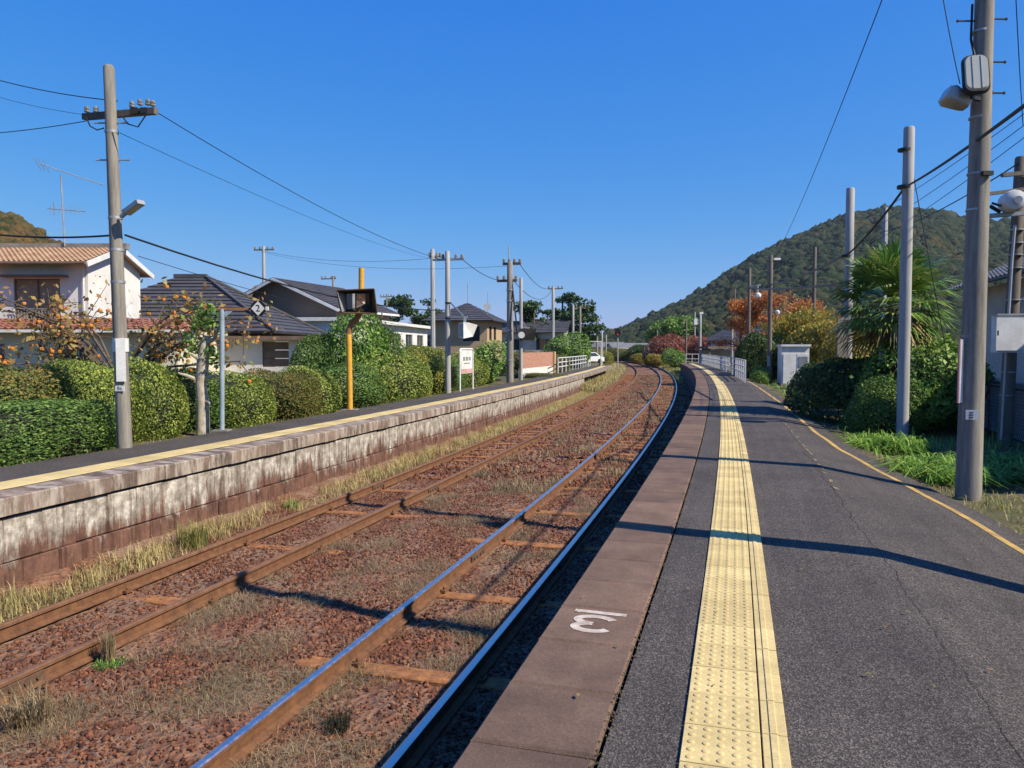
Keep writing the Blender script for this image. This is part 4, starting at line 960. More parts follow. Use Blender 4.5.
part(mpole, 'clamp', M['darkframe'], lambda m: m.box(mc(176) + CX * .03 - CY * .14, (0.12, 0.06, 0.05), TH))
part(mpole, 'side_plate', M['white'], lambda m: m.box(at(961, 371, d - .05), (0.035, 0.03, 0.76), TH))
part(mpole, 'side_plate_edge', M['pink'], lambda m: m.box(at(959.0, 371, d - .05), (0.014, 0.034, 0.77), TH))
pl3 = part(mpole, 'plate', M['white'], lambda m: m.box(mc(414) - CX * .066 - CY * .138, (0.13, 0.012, 0.115), TH - .35))
part(pl3, 'lettering', M['ink'], lambda m: [m.box(mc(414) - CX * (.095 - .03 * (k % 3)) - CY * (.150 - .004 * (k % 3)) + Vector((0, 0, 0.03 - 0.03 * (k // 3))), (0.02, 0.006, 0.014), TH - .35) for k in range(8)])
part(mpole, 'conduit', M['cable'], lambda m: m.tube([mc(5) - CX * .13 - CY * .02, mc(40) - CX * .135 - CY * .02, mc(66) - CX * .1 - CY * .08], 0.014, 6))
# the pole just outside the frame that throws the near shadow across the platform
pole('utility_pole', 'concrete utility pole standing out of frame on the right, throwing the near shadow', Vector((2.85, 5.95, -0.3)), 7.0, 0.155, 0.11, M['conc_pole'], 'utility pole')
# other poles
b = on(902, 438, -0.3); d = depth_of(b); D2 = d
p2 = pole('steel_pole', 'smooth pale grey pole in front of the palm tree', b, at(905, 127, d).z, 0.12, 0.105, M['grey_pole'], 'pole', n=20)
band(p2, at(904.5, 150, d), 0.13, 0.05, 'darkframe'); band(p2, at(904, 187, d), 0.135, 0.06, 'darkframe')
b = on(845, 415, -0.3); b = C(22.9, 3.2, -.3); d = depth_of(b); D3 = d; P3X = pxof(b)[0]
p3 = pole('steel_pole', 'pale grey pole half hidden behind the palm fronds', b, at(P3X, 188, d).z, 0.13, 0.11, M['grey_pole'], 'pole', n=16)
band(p3, at(P3X, 256, d), 0.13, 0.06, 'darkframe')
part(p3, 'board', M['conc_pole'], lambda m: m.box(at(P3X - 4, 345, d - .15), (0.26, 0.04, 1.5), TH))
b = on(769, 385, -0.3); d = depth_of(b); D4 = d
p4 = pole('utility_pole', 'weathered pole with small white lamp beside the white cabinet', b, at(771, 255, d).z, 0.12, 0.1, M['wood_pole'], 'utility pole', n=12)
part(p4, 'insulator', M['white'], lambda m: m.box(at(777, 259, d), (0.35, 0.1, 0.1), TH))
l4 = part(p4, 'lamp', M['white'], lambda m: m.lathe([(0.04, 0.1), (0.11, 0.04), (0.12, -0.04), (0.07, -0.12)], at(777.5, 312, d - .1), 'Z', 10), True)
part(l4, 'arm', M['galv'], lambda m: m.bar(at(771, 311, d), at(777, 311, d - .1), 0.06))
part(p4, 'plate', M['bluegrey'], lambda m: m.box(at(768.5, 361, d - .14), (0.12, 0.02, 0.5), TH))
b = on(748, 380, -0.3); d = depth_of(b); D5 = d
p5 = pole('utility_pole', 'bare dark pole left of the pole with the white lamp', b, at(749.5, 268, d).z, 0.11, 0.09, M['wood_pole'], 'utility pole', n=12)
part(p5, 'arm', M['galv'], lambda m: m.bar(at(749, 287, d), at(760, 285, d - 2), 0.08))
sp5 = part(p5, 'speaker', M['white'], lambda m: m.lathe([(0.08, -0.16), (0.13, -0.1), (0.17, 0.1), (0.18, 0.14)], at(758, 295.5, d - 2), 'Y', 12), True)
part(sp5, 'hanger', M['galv'], lambda m: m.bar(at(758, 285, d - 2), at(758, 292, d - 2), 0.06))
for px, ty, dd, r_, mt, lab in ((882, 207, 30, 0.12, 'grey_pole', 'grey pole top standing behind the palm crown'), (813, 247, 46, 0.12, 'wood_pole', 'thin dark pole against the mountain between palm and lamp pole'),
    (734, 289, 95, 0.12, 'wood_pole', 'dark stump pole rising over the orange tree crown'), (700, 313, 92, 0.16, 'grey_pole', 'pale post at the white railing on the far platform'),
    (686, 318, 110, 0.14, 'wood_pole', 'dark slender pole behind the red cherry trees'), (694.5, 312, 120, 0.12, 'grey_pole', 'grey pole with a white fitting behind the pale railing post'),
    (657, 330, 125, 0.14, 'wood_pole', 'dark pole among the pinkish shrubs far down the line'), (732, 327, 78, 0.12, 'grey_pole', 'grey lamp post beside the far railing near the shelter')):
    b = at(px, 355, dd); b.z = -0.4
    t = pole('utility_pole', lab, b, at(px, ty, dd).z, r_, r_ * 0.85, M[mt], 'pole', n=8)
    if px == 732: part(t, 'lamp', M['white'], lambda m: m.bar(at(731.5, 328, dd), at(738, 327, dd), 0.25, 0.2))
    if px == 700: part(t, 'lamp', M['white'], lambda m: m.bar(at(699.5, 313.5, dd), at(703, 312.8, dd), 0.3, 0.25))
    if px == 694.5: part(t, 'fitting', M['white'], lambda m: m.box(at(695.5, 322, dd), (0.5, 0.5, 0.9), TH))
# leaning pole with siren and steel box at the right edge
b = on(1004, 446, -0.3); d = depth_of(b); D6 = d
tp = at(1021, 157, d + .2)
p6 = pole('utility_pole', 'leaning dark pole with white siren and grey steel box at the right edge', b, tp.z, 0.13, 0.1, M['wood_pole'], 'utility pole', n=16, tilt=(tp.x - b.x, tp.y - b.y))
def l6(px, py, dd=0): return at(px, py, d + dd)
part(p6, 'crossarm', M['wood_pole'], lambda m: m.bar(l6(1002, 175), l6(1040, 172), 0.09, 0.07))
part(p6, 'crossarm', M['wood_pole'], lambda m: m.bar(l6(988, 194), l6(1040, 187), 0.08, 0.06))
part(p6, 'shelf', M['galv'], lambda m: m.bar(l6(988, 216, -.1), l6(1030, 213, -.2), 0.12, 0.07))
sr = part(p6, 'siren', M['white'], lambda m: m.lathe([(0.06, -0.3), (0.17, -0.26), (0.19, -0.18), (0.19, 0.12), (0.15, 0.18), (0.04, 0.2)], l6(1011, 202, -.25), 'Y', 16), True)
part(sr, 'cap', M['galv'], lambda m: m.lathe([(0.07, -0.34), (0.05, -0.3)], l6(1012, 203, -.25), 'Y', 10), True)
part(sr, 'bracket', M['darkframe'], lambda m: (m.bar(l6(990, 206, -.2), l6(1000, 212, -.2), 0.05), m.bar(l6(992, 203, -.2), l6(1001, 206, -.3), 0.04)))
bxo = part(p6, 'steel_box', M['white'], lambda m: m.box(l6(1010, 334, -.3), (0.54, 0.24, 0.68), TH - .1))
part(bxo, 'door', M['white'], lambda m: m.box(l6(1009.5, 334, -.43), (0.46, 0.02, 0.6), TH - .1))
part(bxo, 'lid', M['galv'], lambda m: m.box(l6(1010, 314.8, -.3), (0.58, 0.3, 0.03), TH - .1))
part(bxo, 'latch', M['darkframe'], lambda m: m.box(l6(998, 333, -.5), (0.02, 0.02, 0.09), TH - .1))
for py in (230, 243, 255, 268, 300, 372, 395): band(p6, at(1004 + (446 - py) * 17 / 289, py, d + .05), 0.13, 0.02)
part(p6, 'conduit', M['galv'], lambda m: m.tube([l6(1001, 440, -.12), l6(1012, 260, -.1), l6(1015, 225, -.1)], 0.025, 6))

# ------------------------------------------------------------------ wires
A1 = at(148, 108, depth_of(on(125, 447, LZ))); dA = depth_of(on(125, 447, LZ))
wire('upper wire from the left utility pole to the distant camera pole', at(153, 110, dA), at(436, 258, 30), 0.008, 0.25)
wire('faint second wire below it between left pole and camera pole', at(120, 133, dA), at(434, 259, 48), 0.005, 0.3)
wire('thick black cable from mid height of the left pole towards the mirror', at(125, 235, dA), at(448, 310, 29.8), 0.018, 0.35, 'overhead_cable', cat='cable')
wire('thin cable under the thick cable along the left houses', at(138, 256, 26), at(433, 330, 48), 0.012, 0.3, 'overhead_cable', cat='cable')
wire('upper wire leaving the frame to the left of the utility pole', at(-60, 62, dA + 1), at(118, 101, dA), 0.008, 0.1)
wire('faint wire leaving the frame just below the upper left wire', at(-60, 76, dA + 3), at(87, 115, dA), 0.004, 0.1)
wire('lower wire leaving the frame to the left of the crossarm', at(-60, 136, dA + 1), at(86, 121, dA), 0.007, 0.05)
wire('twisted cable leaving the frame to the left above the tiled roof', at(-60, 227, dA + 1), at(117, 235, dA), 0.017, 0.1, 'overhead_cable', cat='cable')
wire('thin wire along the roofs from the far pole to the left', at(258, 250, 62), at(434, 258, 48), 0.011, 0.5)
wire('thin wire below it between the far poles on the left', at(262, 252, 62), at(508, 266, 38.8), 0.009, 0.6)
wire('wire from the camera pole to the stout pole', at(462, 259, 29.8), at(505, 281, 38.8), 0.014, 0.2)
wire('upper wire from stout pole to the pole before the pines', at(519, 263, 38.8), at(550, 288, 74), 0.018, 0.5)
wire('lower wire from stout pole to the pole before the pines', at(514, 281, 38.8), at(552, 290, 74), 0.018, 0.9)
wire('heavy black cable rising to the right past the two grey poles', at(905, 187, D2), at(1090, 55, 5.6), 0.021, 0.06, 'overhead_cable', cat='cable')
wire('heavy black cable between the pale pole and the pole behind the palm', at(P3X, 256, D3), at(905, 187, D2), 0.026, 0.1, 'overhead_cable', cat='cable')
wire('grey bundled cable sloping from palm pole down to lamp pole', at(P3X, 254, D3), at(772, 284, D4), 0.035, 0.15, 'overhead_cable', 'conc_pole', cat='cable')
wire('grey bundled cable running level from palm pole to lamp pole', at(P3X, 283, D3), at(750, 288, D5), 0.04, 0.1, 'overhead_cable', 'conc_pole', cat='cable')
wire('single thin wire climbing steeply to the top edge of the sky', at(772, 262, D4), at(905, -60, 9.5), 0.008, 0.35)
wire('thin wire dropping beside the floodlights to the pole', at(940, -20, 9.0), at(960, 84, 9.2), 0.006, 0.05)
wire('thin wire near the right edge dropping past the siren', at(1015, -20, 9.5), at(1023, 125, 12), 0.006, 0.05)
wire('thin guy wire slanting down in front of the palm', at(909, 152, D2), at(950, 372, D2 + .5), 0.009, 0.0)
for k, (y0, y1) in enumerate(((112, 222), (123, 236), (135, 250))):
    wire(('uppermost', 'middle', 'lowest')[k] + ' of three thin wires crossing behind the foreground pole', at(1060, y0 - 25, 14.5), at(860, y1, 30), 0.009, 0.15)
wire('dark service wire from leaning pole to the pole behind palm', at(1019, 163, D6), at(882, 232, 30), 0.014, 0.2)
wire('level grey wire crossing in front of the mountain', at(845, 252, 26), at(1060, 258, 30), 0.012, 0.05)

# ------------------------------------------------------------------ houses
def roof_plane(m, e0, e1, r1, r0, nu, nv, amp=0.03, step=0.04, thick=0.06, flat=False):
    """courses of tiles between an eave e0-e1 and a ridge r0-r1"""
    e0, e1, r1, r0 = map(Vector, (e0, e1, r1, r0)); nrm = (e1 - e0).cross(r0 - e0)
    nrm = nrm.normalized() if nrm.length > 1e-6 else (e1 - e0).cross(r1 - e0).normalized()
    if nrm.z < 0: nrm = -nrm
    cols = 1 if flat else nu * 4; b = len(m.v); k = cols + 1
    for j in range(nv):
        for h in (0, 1):
            v = (j + h * 0.999) / nv
            for i in range(k):
                u = i / cols; p = (e0.lerp(e1, u)).lerp(r0.lerp(r1, u), v)
                w = 0 if flat else amp * (0.5 + 0.5 * math.cos(2 * math.pi * nu * u)) ** 0.7
                m.v.append(tuple(p + nrm * (w + step * (1 - h) + 0.01)))
    for j in range(2 * nv - 1):
        for i in range(cols):
            m.f.append((b + j * k + i, b + j * k + i + 1, b + (j + 1) * k + i + 1, b + (j + 1) * k + i)); m.m.append(0)
    dn = -nrm * thick
    m.add([e0 + dn, e1 + dn, r1 + dn, r0 + dn, e0 + nrm * (step + .01), e1 + nrm * (step + .01), r1, r0], [(3, 2, 1, 0), (0, 1, 5, 4), (1, 2, 6, 5), (3, 0, 4, 7)])
def wall_panel(m, o_, ux, W_, H0, holes, depth=0.12):
    """wall face from point o_ along unit ux, holes = (x0, z0, x1, z1), with reveals"""
    o_ = Vector(o_); ux = Vector(ux).normalized(); nin = Vector((-ux.y, ux.x, 0))
    xs = sorted({0, W_} | {h[0] for h in holes} | {h[2] for h in holes}); zs = sorted({0, H0} | {h[1] for h in holes} | {h[3] for h in holes})
    P = lambda x, z, q=0: o_ + ux * x + Vector((0, 0, z)) + nin * q
    for a0, a1 in zip(xs[:-1], xs[1:]):
        for c0, c1 in zip(zs[:-1], zs[1:]):
            if any(h[0] <= a0 and a1 <= h[2] and h[1] <= c0 and c1 <= h[3] for h in holes): continue
            m.add([P(a0, c0), P(a1, c0), P(a1, c1), P(a0, c1)], [(0, 1, 2, 3)])
    for x0, z0, x1, z1 in holes:
        q = [P(x0, z0), P(x1, z0), P(x1, z1), P(x0, z1)]; k = [P(x0, z0, depth), P(x1, z0, depth), P(x1, z1, depth), P(x0, z1, depth)]
        for i in range(4): m.add([q[i], k[i], k[(i + 1) % 4], q[(i + 1) % 4]], [(0, 1, 2, 3)])
def window(h, o_, ux, hole, frame='galv', pane='glass', panes=2, depth=0.08, bars=0):
    o_ = Vector(o_); ux = Vector(ux).normalized(); nin = Vector((-ux.y, ux.x, 0)); x0, z0, x1, z1 = hole
    P = lambda x, z, q: o_ + ux * x + Vector((0, 0, z)) + nin * q
    def fr(m):
        w = 0.05
        m.bar(P(x0 + .025, z0, depth), P(x0 + .025, z1, depth), w); m.bar(P(x1 - .025, z0, depth), P(x1 - .025, z1, depth), w)
        m.bar(P(x0 + .05, z0 + .025, depth), P(x1 - .05, z0 + .025, depth), w); m.bar(P(x0 + .05, z1 - .025, depth), P(x1 - .05, z1 - .025, depth), w)
        for k in range(1, panes): x = x0 + (x1 - x0) * k / panes; m.bar(P(x, z0 + .05, depth), P(x, z1 - .05, depth), w)
    mb = MB(); fr(mb); f_ = mb.build('window', M[frame], h)
    for k in range(panes):
        a = x0 + .05 + (x1 - x0 - .1) * k / panes; c = x0 + .05 + (x1 - x0 - .1) * (k + 1) / panes
        mb = MB(); mb.add([P(a, z0 + .05, depth + .03), P(c, z0 + .05, depth + .03), P(c, z1 - .05, depth + .03), P(a, z1 - .05, depth + .03)], [(0, 1, 2, 3)]); mb.build('pane', M[pane if isinstance(pane, str) else pane[k]], f_)
    return f_
def hp(h, name, mat, fn, smooth=False):
    mb = MB(); fn(mb); return mb.build(name, M[mat] if isinstance(mat, str) else mat, h, smooth=smooth)
GL = -0.5
# house 1: white two storey house with orange tiles (local x = camera right, y = away)
Z1 = 30.0; h1 = thing('house', 'white two storey house with orange tiled roof behind the persimmon tree', 'house', K(-17.0, Z1, GL), TH)
X = lambda px, dep=Z1: (px - 512) / F_PX * dep + 17.0           # local x of a pixel column at a depth
zz = lambda py, dep=Z1: CAM_H + (348.5 - py) / F_PX * dep - GL
xl, xr = -9.5, 0.54; ev = zz(264) ; lr = zz(321)
hole = (X(16) - xl, zz(320) , X(62) - xl, zz(279))
hp(h1, 'wall', 'whitewall', lambda m: (wall_panel(m, (xl, 0, 0), (1, 0, 0), xr - xl, ev, [hole]), wall_panel(m, (xr, 0, 0), (0, 1, 0), 4.2, ev, []),
   m.add([(xr, 0, ev), (xr, 4.2, ev), (xr, 2.1, ev + 0.95)], [(0, 1, 2)])))
window(h1, (xl, 0, 0), (1, 0, 0), hole, 'brown', ('curtain', 'curtain'), 2)
hp(h1, 'window_hood', 'brown', lambda m: m.box((xl + (hole[0] + hole[2]) / 2, -0.25, zz(277)), (2.5, 0.5, 0.07)))
hp(h1, 'railing', 'galv', lambda m: ([m.bar((xl + hole[0] + k * 0.115, -0.12, hole[1] - 0.1), (xl + hole[0] + k * 0.115, -0.12, hole[1] + 0.42), 0.02) for k in range(16)], m.bar((xl + hole[0] - .05, -.12, hole[1] + .43), (xl + hole[2] + .05, -.12, hole[1] + .43), 0.03)))
rz_ = zz(247, 31.2)
rf = hp(h1, 'roof', 'tile_orange', lambda m: (roof_plane(m, (xl - .5, -0.65, ev - 0.05), (xr + 0.3, -0.65, ev - 0.05), (xr + 0.3, 2.1, rz_), (xl - .5, 2.1, rz_), 56, 11, 0.05, 0.05), roof_plane(m, (xr + 0.3, 4.85, ev - .05), (xl - .5, 4.85, ev - .05), (xl - .5, 2.1, rz_), (xr + 0.3, 2.1, rz_), 56, 11, 0.05, 0.05)))
hp(rf, 'ridge', 'tile_ridge', lambda m: m.box(((xl + xr) / 2, 2.1, rz_ + 0.1), (xr - xl + 1.1, 0.28, 0.24)))
hp(rf, 'bargeboard', 'white', lambda m: (m.bar((xr + 0.32, -0.62, ev - 0.09), (xr + 0.32, 2.1, rz_ - .02), 0.05, 0.2), m.bar((xr + 0.32, 4.82, ev - 0.09), (xr + 0.32, 2.1, rz_ - .02), 0.05, 0.2)))
hp(h1, 'gutter', 'brown', lambda m: m.tube([(xl, -0.72, ev - 0.05), (xr + .3, -0.72, ev - 0.05)], 0.06, 6))
hp(h1, 'downpipe', 'white', lambda m: m.tube([(xr - .12, -.1, ev - .1), (xr - .12, -.1, lr + .05)], 0.04, 6))
hp(h1, 'air_conditioner', 'white', lambda m: (m.box((xr + .18, 2.6, lr + .5), (0.3, 0.75, 0.55)), m.lathe([(0.2, 0), (0.2, 0.02)], (xr + .33, 2.6, lr + .5), 'X', 12)))
# lower storey projects with its own roof
yl = -1.9; lx = X(178, Z1 - 1.9)
hl = (X(-20, Z1 - 1.9) - xl, zz(372, Z1 - 1.9), X(5, Z1 - 1.9) - xl, zz(344, Z1 - 1.9)); hl2 = (X(58, Z1 - 1.9) - xl, zz(370, Z1 - 1.9), X(98, Z1 - 1.9) - xl, zz(343, Z1 - 1.9))
hp(h1, 'lower_wall', 'creamwall', lambda m: (wall_panel(m, (xl, yl, 0), (1, 0, 0), lx - xl, lr - .4, [hl, hl2]), wall_panel(m, (lx, yl, 0), (0, 1, 0), 6, lr - .4, [])))
window(h1, (xl, yl, 0), (1, 0, 0), hl, 'brown', 'glass', 2); window(h1, (xl, yl, 0), (1, 0, 0), hl2, 'galv', 'glass', 2)
hp(h1, 'lower_roof', 'tile_red', lambda m: roof_plane(m, (xl - .5, yl - .6, lr - .42), (lx + .5, yl - .6, lr - .42), (lx + .5, 0.0, lr + .05), (xl - .5, 0.0, lr + .05), 60, 5, 0.05, 0.05))
hp(h1, 'lower_gutter', 'white', lambda m: m.box(((xl + lx) / 2, yl - .66, lr - .45), (lx - xl + 1, 0.1, 0.1)))
# television aerial on its roof
an = thing('television_aerial', 'tall rooftop television aerial with two comb antennas above the orange roof', 'antenna', K(*((68 - 512) / F_PX * 31.9, 31.9), rz_ + GL + 0.1), TH)
dA_ = 31.9; q = lambda px, py, dy=0: Vector(((px - 68) / F_PX * dA_, dy, CAM_H + (348.5 - py) / F_PX * dA_ - (rz_ + GL + 0.1)))
hp(an, 'mast', 'galv', lambda m: m.tube([q(68, 247), q(66, 177)], 0.03, 6))
hp(an, 'antenna', 'galv', lambda m: (m.tube([q(45, 166), q(108, 187)], 0.022, 5), [m.bar(q(47 + k * 3.2, 166.8 + k * 1.07, -.2), q(47 + k * 3.2, 166.8 + k * 1.07, .2), 0.012) for k in range(19)], [m.tube([q(43 + j * 4, 161 + j, -.25), q(43 + j * 4, 171 + j, .25)], 0.012, 4) for j in (0, 1, 2)]))
hp(an, 'antenna', 'galv', lambda m: (m.tube([q(52, 210), q(90, 213)], 0.02, 5), [m.bar(q(55 + k * 4, 207), q(55 + k * 4, 216), 0.012) for k in range(9)], m.bar(q(58, 203), q(58, 219), 0.02)))
# house 2: dark hipped bungalow
Z2 = 33.0; h2 = thing('house', 'low white walled house with dark ribbed hip roof behind the round hedges', 'house', K(-10.2, Z2, GL), TH)
e = zz(332, Z2); rr2 = e + 2.75; D_ = 9.6; w2 = 11.0
hp(h2, 'roof', 'tile_dark', lambda m: (roof_plane(m, (-w2, 0, e), (0, 0, e), (-4.8, D_ / 2, rr2), (-w2 + 4.8, D_ / 2, rr2), 1, 15, 0, 0.055, flat=True),
   roof_plane(m, (0, 0, e), (0, D_, e), (-4.8, D_ / 2, rr2), (-4.8, D_ / 2, rr2), 1, 15, 0, 0.055, flat=True),
   roof_plane(m, (0, D_, e), (-w2, D_, e), (-w2 + 4.8, D_ / 2, rr2), (-4.8, D_ / 2, rr2), 1, 15, 0, 0.055, flat=True), roof_plane(m, (-w2, D_, e), (-w2, 0, e), (-w2 + 4.8, D_ / 2, rr2), (-w2 + 4.8, D_ / 2, rr2), 1, 15, 0, 0.055, flat=True)))
hp(h2, 'ridge', 'tile_dark', lambda m: (m.bar((-w2 + 4.7, D_ / 2, rr2 + .08), (-4.7, D_ / 2, rr2 + .08), 0.26, 0.18), m.bar((0, 0, e + .1), (-4.8, D_ / 2, rr2 + .1), 0.16, 0.1), m.bar((0, D_, e + .1), (-4.8, D_ / 2, rr2 + .1), 0.16, 0.1)))
wx = (301 - 512) / F_PX * 32.0 + 10.2
hw_ = (7.3 + (262 - 274) / 30.5 + 1.2, 0.75, 7.3 + (289 - 274) / 30.5 + 1.0, 1.98)
W2 = wx + 7.6; zf = zz(340, 32.0); hw_ = ((261 - 512) / F_PX * 32.0 + 10.2 + 7.6, zz(367, 32.0), (287.5 - 512) / F_PX * 32.0 + 10.2 + 7.6, zz(341.5, 32.0) )
hp(h2, 'wall', 'whitewall', lambda m: (wall_panel(m, (-7.6, -0.8, 0), (1, 0, 0), W2, zf, [hw_]), wall_panel(m, (wx, -0.8, 0), (0, 1, 0), 7.5, zf, [])))
hp(h2, 'shutter', 'brown', lambda m: [m.box((-7.6 + (hw_[0] + hw_[2]) / 2, -0.74, hw_[1] + (k + .5) * (hw_[3] - hw_[1]) / 3), (hw_[2] - hw_[0] - .04, 0.04, (hw_[3] - hw_[1]) / 3 - .03)) for k in range(3)])
hp(h2, 'eave', 'brown', lambda m: m.box((-7.9 + (wx + 8.3) / 2, 2.2, zf + 0.08), (wx + 8.3, 7.0, 0.16)))
# house 3: dark gabled house aligned with the line
ap = at(273, 277.5, 50); el_ = at(237, 297.5, 50.8); er_ = at(338, 308, 48.6)
h3 = thing('house', 'dark brown gabled house with white bargeboards above the hip roof', 'house', Vector((ap.x, ap.y, GL)))
az_, lx3, lz3, rx3, rz3 = ap.z - GL, el_.x - ap.x, el_.z - GL, er_.x - ap.x, er_.z - GL; L3 = 9.0
hp(h3, 'wall', 'brownwall', lambda m: (m.add([(lx3 + .5, .6, 0), (rx3 - .5, .6, 0), (rx3 - .5, .6, rz3 + .2), (0, .6, az_ - .05), (lx3 + .5, .6, lz3 + .2)], [(0, 1, 2, 3, 4)]), wall_panel(m, (rx3 - .5, .6, 0), (0, 1, 0), L3 - 1, rz3 + .2, [(1.0, rz3 - 1.4, 4.2, rz3 - .2)])))
window(h3, (rx3 - .5, .6, 0), (0, 1, 0), (1.0, rz3 - 1.4, 4.2, rz3 - .2), 'white', 'glass', 3)
hp(h3, 'roof', 'tile_dark', lambda m: (roof_plane(m, (lx3, L3, lz3), (lx3, 0, lz3), (0, 0, az_), (0, L3, az_), 1, 9, 0, 0.05, flat=True), roof_plane(m, (rx3, 0, rz3), (rx3, L3, rz3), (0, L3, az_), (0, 0, az_), 1, 14, 0, 0.05, flat=True)))
hp(h3, 'bargeboard', 'white', lambda m: (m.bar((lx3, -.03, lz3 - .14), (0, -.03, az_ - .12), 0.06, 0.18), m.bar((0.02, -.03, az_ - .12), (rx3, -.03, rz3 - .14), 0.06, 0.18), m.bar((rx3 + .03, 0, rz3 - .1), (rx3 + .03, L3, rz3 - .1), 0.06, 0.14)))
hp(h3, 'balcony', 'brown', lambda m: (m.box((rx3 + .2, 2.8, rz3 - 1.9), (1.0, 4.2, 0.9)), m.bar((rx3 + .66, .8, rz3 - 2.2), (rx3 + .66, .8, rz3 - .1), 0.07), m.bar((rx3 + .66, 4.8, rz3 - 2.2), (rx3 + .66, 4.8, rz3 - .1), 0.07)))
hp(h3, 'window', 'white', lambda m: m.box((rx3 * .5, .57, 2.2), (0.9, 0.06, 0.6)))
# white flat roofed building behind the tall shrub
pA = at(352, 318.5, 46); pB = at(432, 331, 66); v = (pB - pA); v.z = 0; L4 = v.length; r4 = math.atan2(v.y, v.x) - math.pi / 2
h4 = thing('house', 'long low white building with white roof edge behind the tall shrub', 'house', Vector((pA.x, pA.y, GL)), r4); e4 = pA.z - GL
hp(h4, 'roof', 'white', lambda m: m.box((-2.6, L4 / 2, e4 - .02), (5.4, L4, 0.22)))
hs4 = [(6.0 + k * 3.4, 0.9, 8.0 + k * 3.4, e4 - .7) for k in range(4)]
hp(h4, 'wall', 'whitewall', lambda m: (wall_panel(m, (-.35, .3, 0), (0, 1, 0), L4 - .6, e4 - .13, hs4), wall_panel(m, (-5, .3, 0), (1, 0, 0), 4.65, e4 - .13, [])))
for q_ in hs4: window(h4, (-.35, .3, 0), (0, 1, 0), q_, 'galv', 'glass', 2)
# beige house with dark hip roof
Z5 = 76.0; h5 = thing('house', 'beige two storey house with dark hip roof and dish aerial', 'house', K((462 - 512) / F_PX * Z5, Z5, GL), TH - 0.18)
e5 = zz(321, Z5); a5 = zz(303, Z5 + 3.5); hx0, hx1, dy5 = -3.2, 2.55, 7.5
hh = [(3.3, e5 - 2.0, 5.0, e5 - .55)]
hp(h5, 'wall', 'beige', lambda m: (wall_panel(m, (hx0, 0, 0), (1, 0, 0), hx1 - hx0, e5, hh), wall_panel(m, (hx1, 0, 0), (0, 1, 0), dy5, e5, [(1.0, e5 - 1.9, 2.2, e5 - .5), (3.2, e5 - 1.9, 4.4, e5 - .5), (1, 0.4, 4, 2.0)])))
window(h5, (hx0, 0, 0), (1, 0, 0), hh[0], 'darkframe', 'glass', 2)
for q_ in ((1.0, e5 - 1.9, 2.2, e5 - .5), (3.2, e5 - 1.9, 4.4, e5 - .5), (1, 0.4, 4, 2.0)): window(h5, (hx1, 0, 0), (0, 1, 0), q_, 'darkframe', 'glass', 2)
c5 = ((hx0 + hx1) / 2, dy5 / 2, a5); o5 = .75
hp(h5, 'roof', 'tile_dark', lambda m: [roof_plane(m, a_, b_, c5, c5, 1, 10, 0, 0.05, flat=True) for a_, b_ in (((hx0 - o5, -o5, e5), (hx1 + o5, -o5, e5)), ((hx1 + o5, -o5, e5), (hx1 + o5, dy5 + o5, e5)), ((hx1 + o5, dy5 + o5, e5), (hx0 - o5, dy5 + o5, e5)), ((hx0 - o5, dy5 + o5, e5), (hx0 - o5, -o5, e5)))])
hp(h5, 'aerial', 'galv', lambda m: (m.tube([(c5[0], c5[1], a5), (c5[0], c5[1], a5 + 2.1)], 0.03, 5), m.tube([(hx1 - .6, 3, e5 + .6), (hx1 - .6, 3, e5 + 2.9)], 0.025, 5)))
hp(h5, 'dish', 'white', lambda m: m.lathe([(0.05, 0.12), (0.32, 0), (0.4, -0.08)], (hx1 - .6, 2.8, e5 + 1.5), 'Y', 12))
# grey house further right of it, and small far houses
def small_house(label, px, py_e, py_r, depth, w, dp, wall, roof, rot=0.0):
    h = thing('house', label, 'house', K((px - 512) / F_PX * depth, depth, GL), TH + rot)
    e_ = CAM_H + (348.5 - py_e) / F_PX * depth - GL; r_ = CAM_H + (348.5 - py_r) / F_PX * depth - GL
    hl_ = [(w * 0.15, e_ * 0.45, w * 0.4, e_ * 0.8), (w * 0.6, e_ * 0.45, w * 0.85, e_ * 0.8)]
    hp(h, 'wall', wall, lambda m: (wall_panel(m, (-w / 2, 0, 0), (1, 0, 0), w, e_, hl_), wall_panel(m, (w / 2, 0, 0), (0, 1, 0), dp, e_, []), wall_panel(m, (-w / 2, dp, 0), (0, -1, 0), dp, e_, []), m.add([(w / 2, 0, e_), (w / 2, dp, e_), (w / 2, dp / 2, r_)], [(0, 1, 2)]), m.add([(-w / 2, dp, e_), (-w / 2, 0, e_), (-w / 2, dp / 2, r_)], [(0, 1, 2)])))
    for q_ in hl_: window(h, (-w / 2, 0, 0), (1, 0, 0), q_, 'galv', 'glass', 2)
    hp(h, 'roof', roof, lambda m: (roof_plane(m, (-w / 2 - .5, -.6, e_ - .1), (w / 2 + .5, -.6, e_ - .1), (w / 2 + .5, dp / 2, r_), (-w / 2 - .5, dp / 2, r_), 1, 8, 0, 0.05, flat=True), roof_plane(m, (w / 2 + .5, dp + .6, e_ - .1), (-w / 2 - .5, dp + .6, e_ - .1), (-w / 2 - .5, dp / 2, r_), (w / 2 + .5, dp / 2, r_), 1, 8, 0, 0.05, flat=True)))
    return h
small_house('grey walled house with dark roof between monitor box and pines', 529, 332, 320, 95, 8.5, 7, 'greywall', 'tile_dark', -.2)
small_house('pale house with low dark roof left of the beige house', 421, 335, 326, 84, 6, 7, 'whitewall', 'tile_dark', .1)
small_house('distant house with pale blue grey roof at the mountain foot', 640, 349, 343, 230, 16, 9, 'whitewall', 'tile_grey', .2)
small_house('small white gabled house with dark roof beside the far platform', 727, 340, 329, 105, 5.5, 7, 'whitewall', 'tile_dark', -.9)
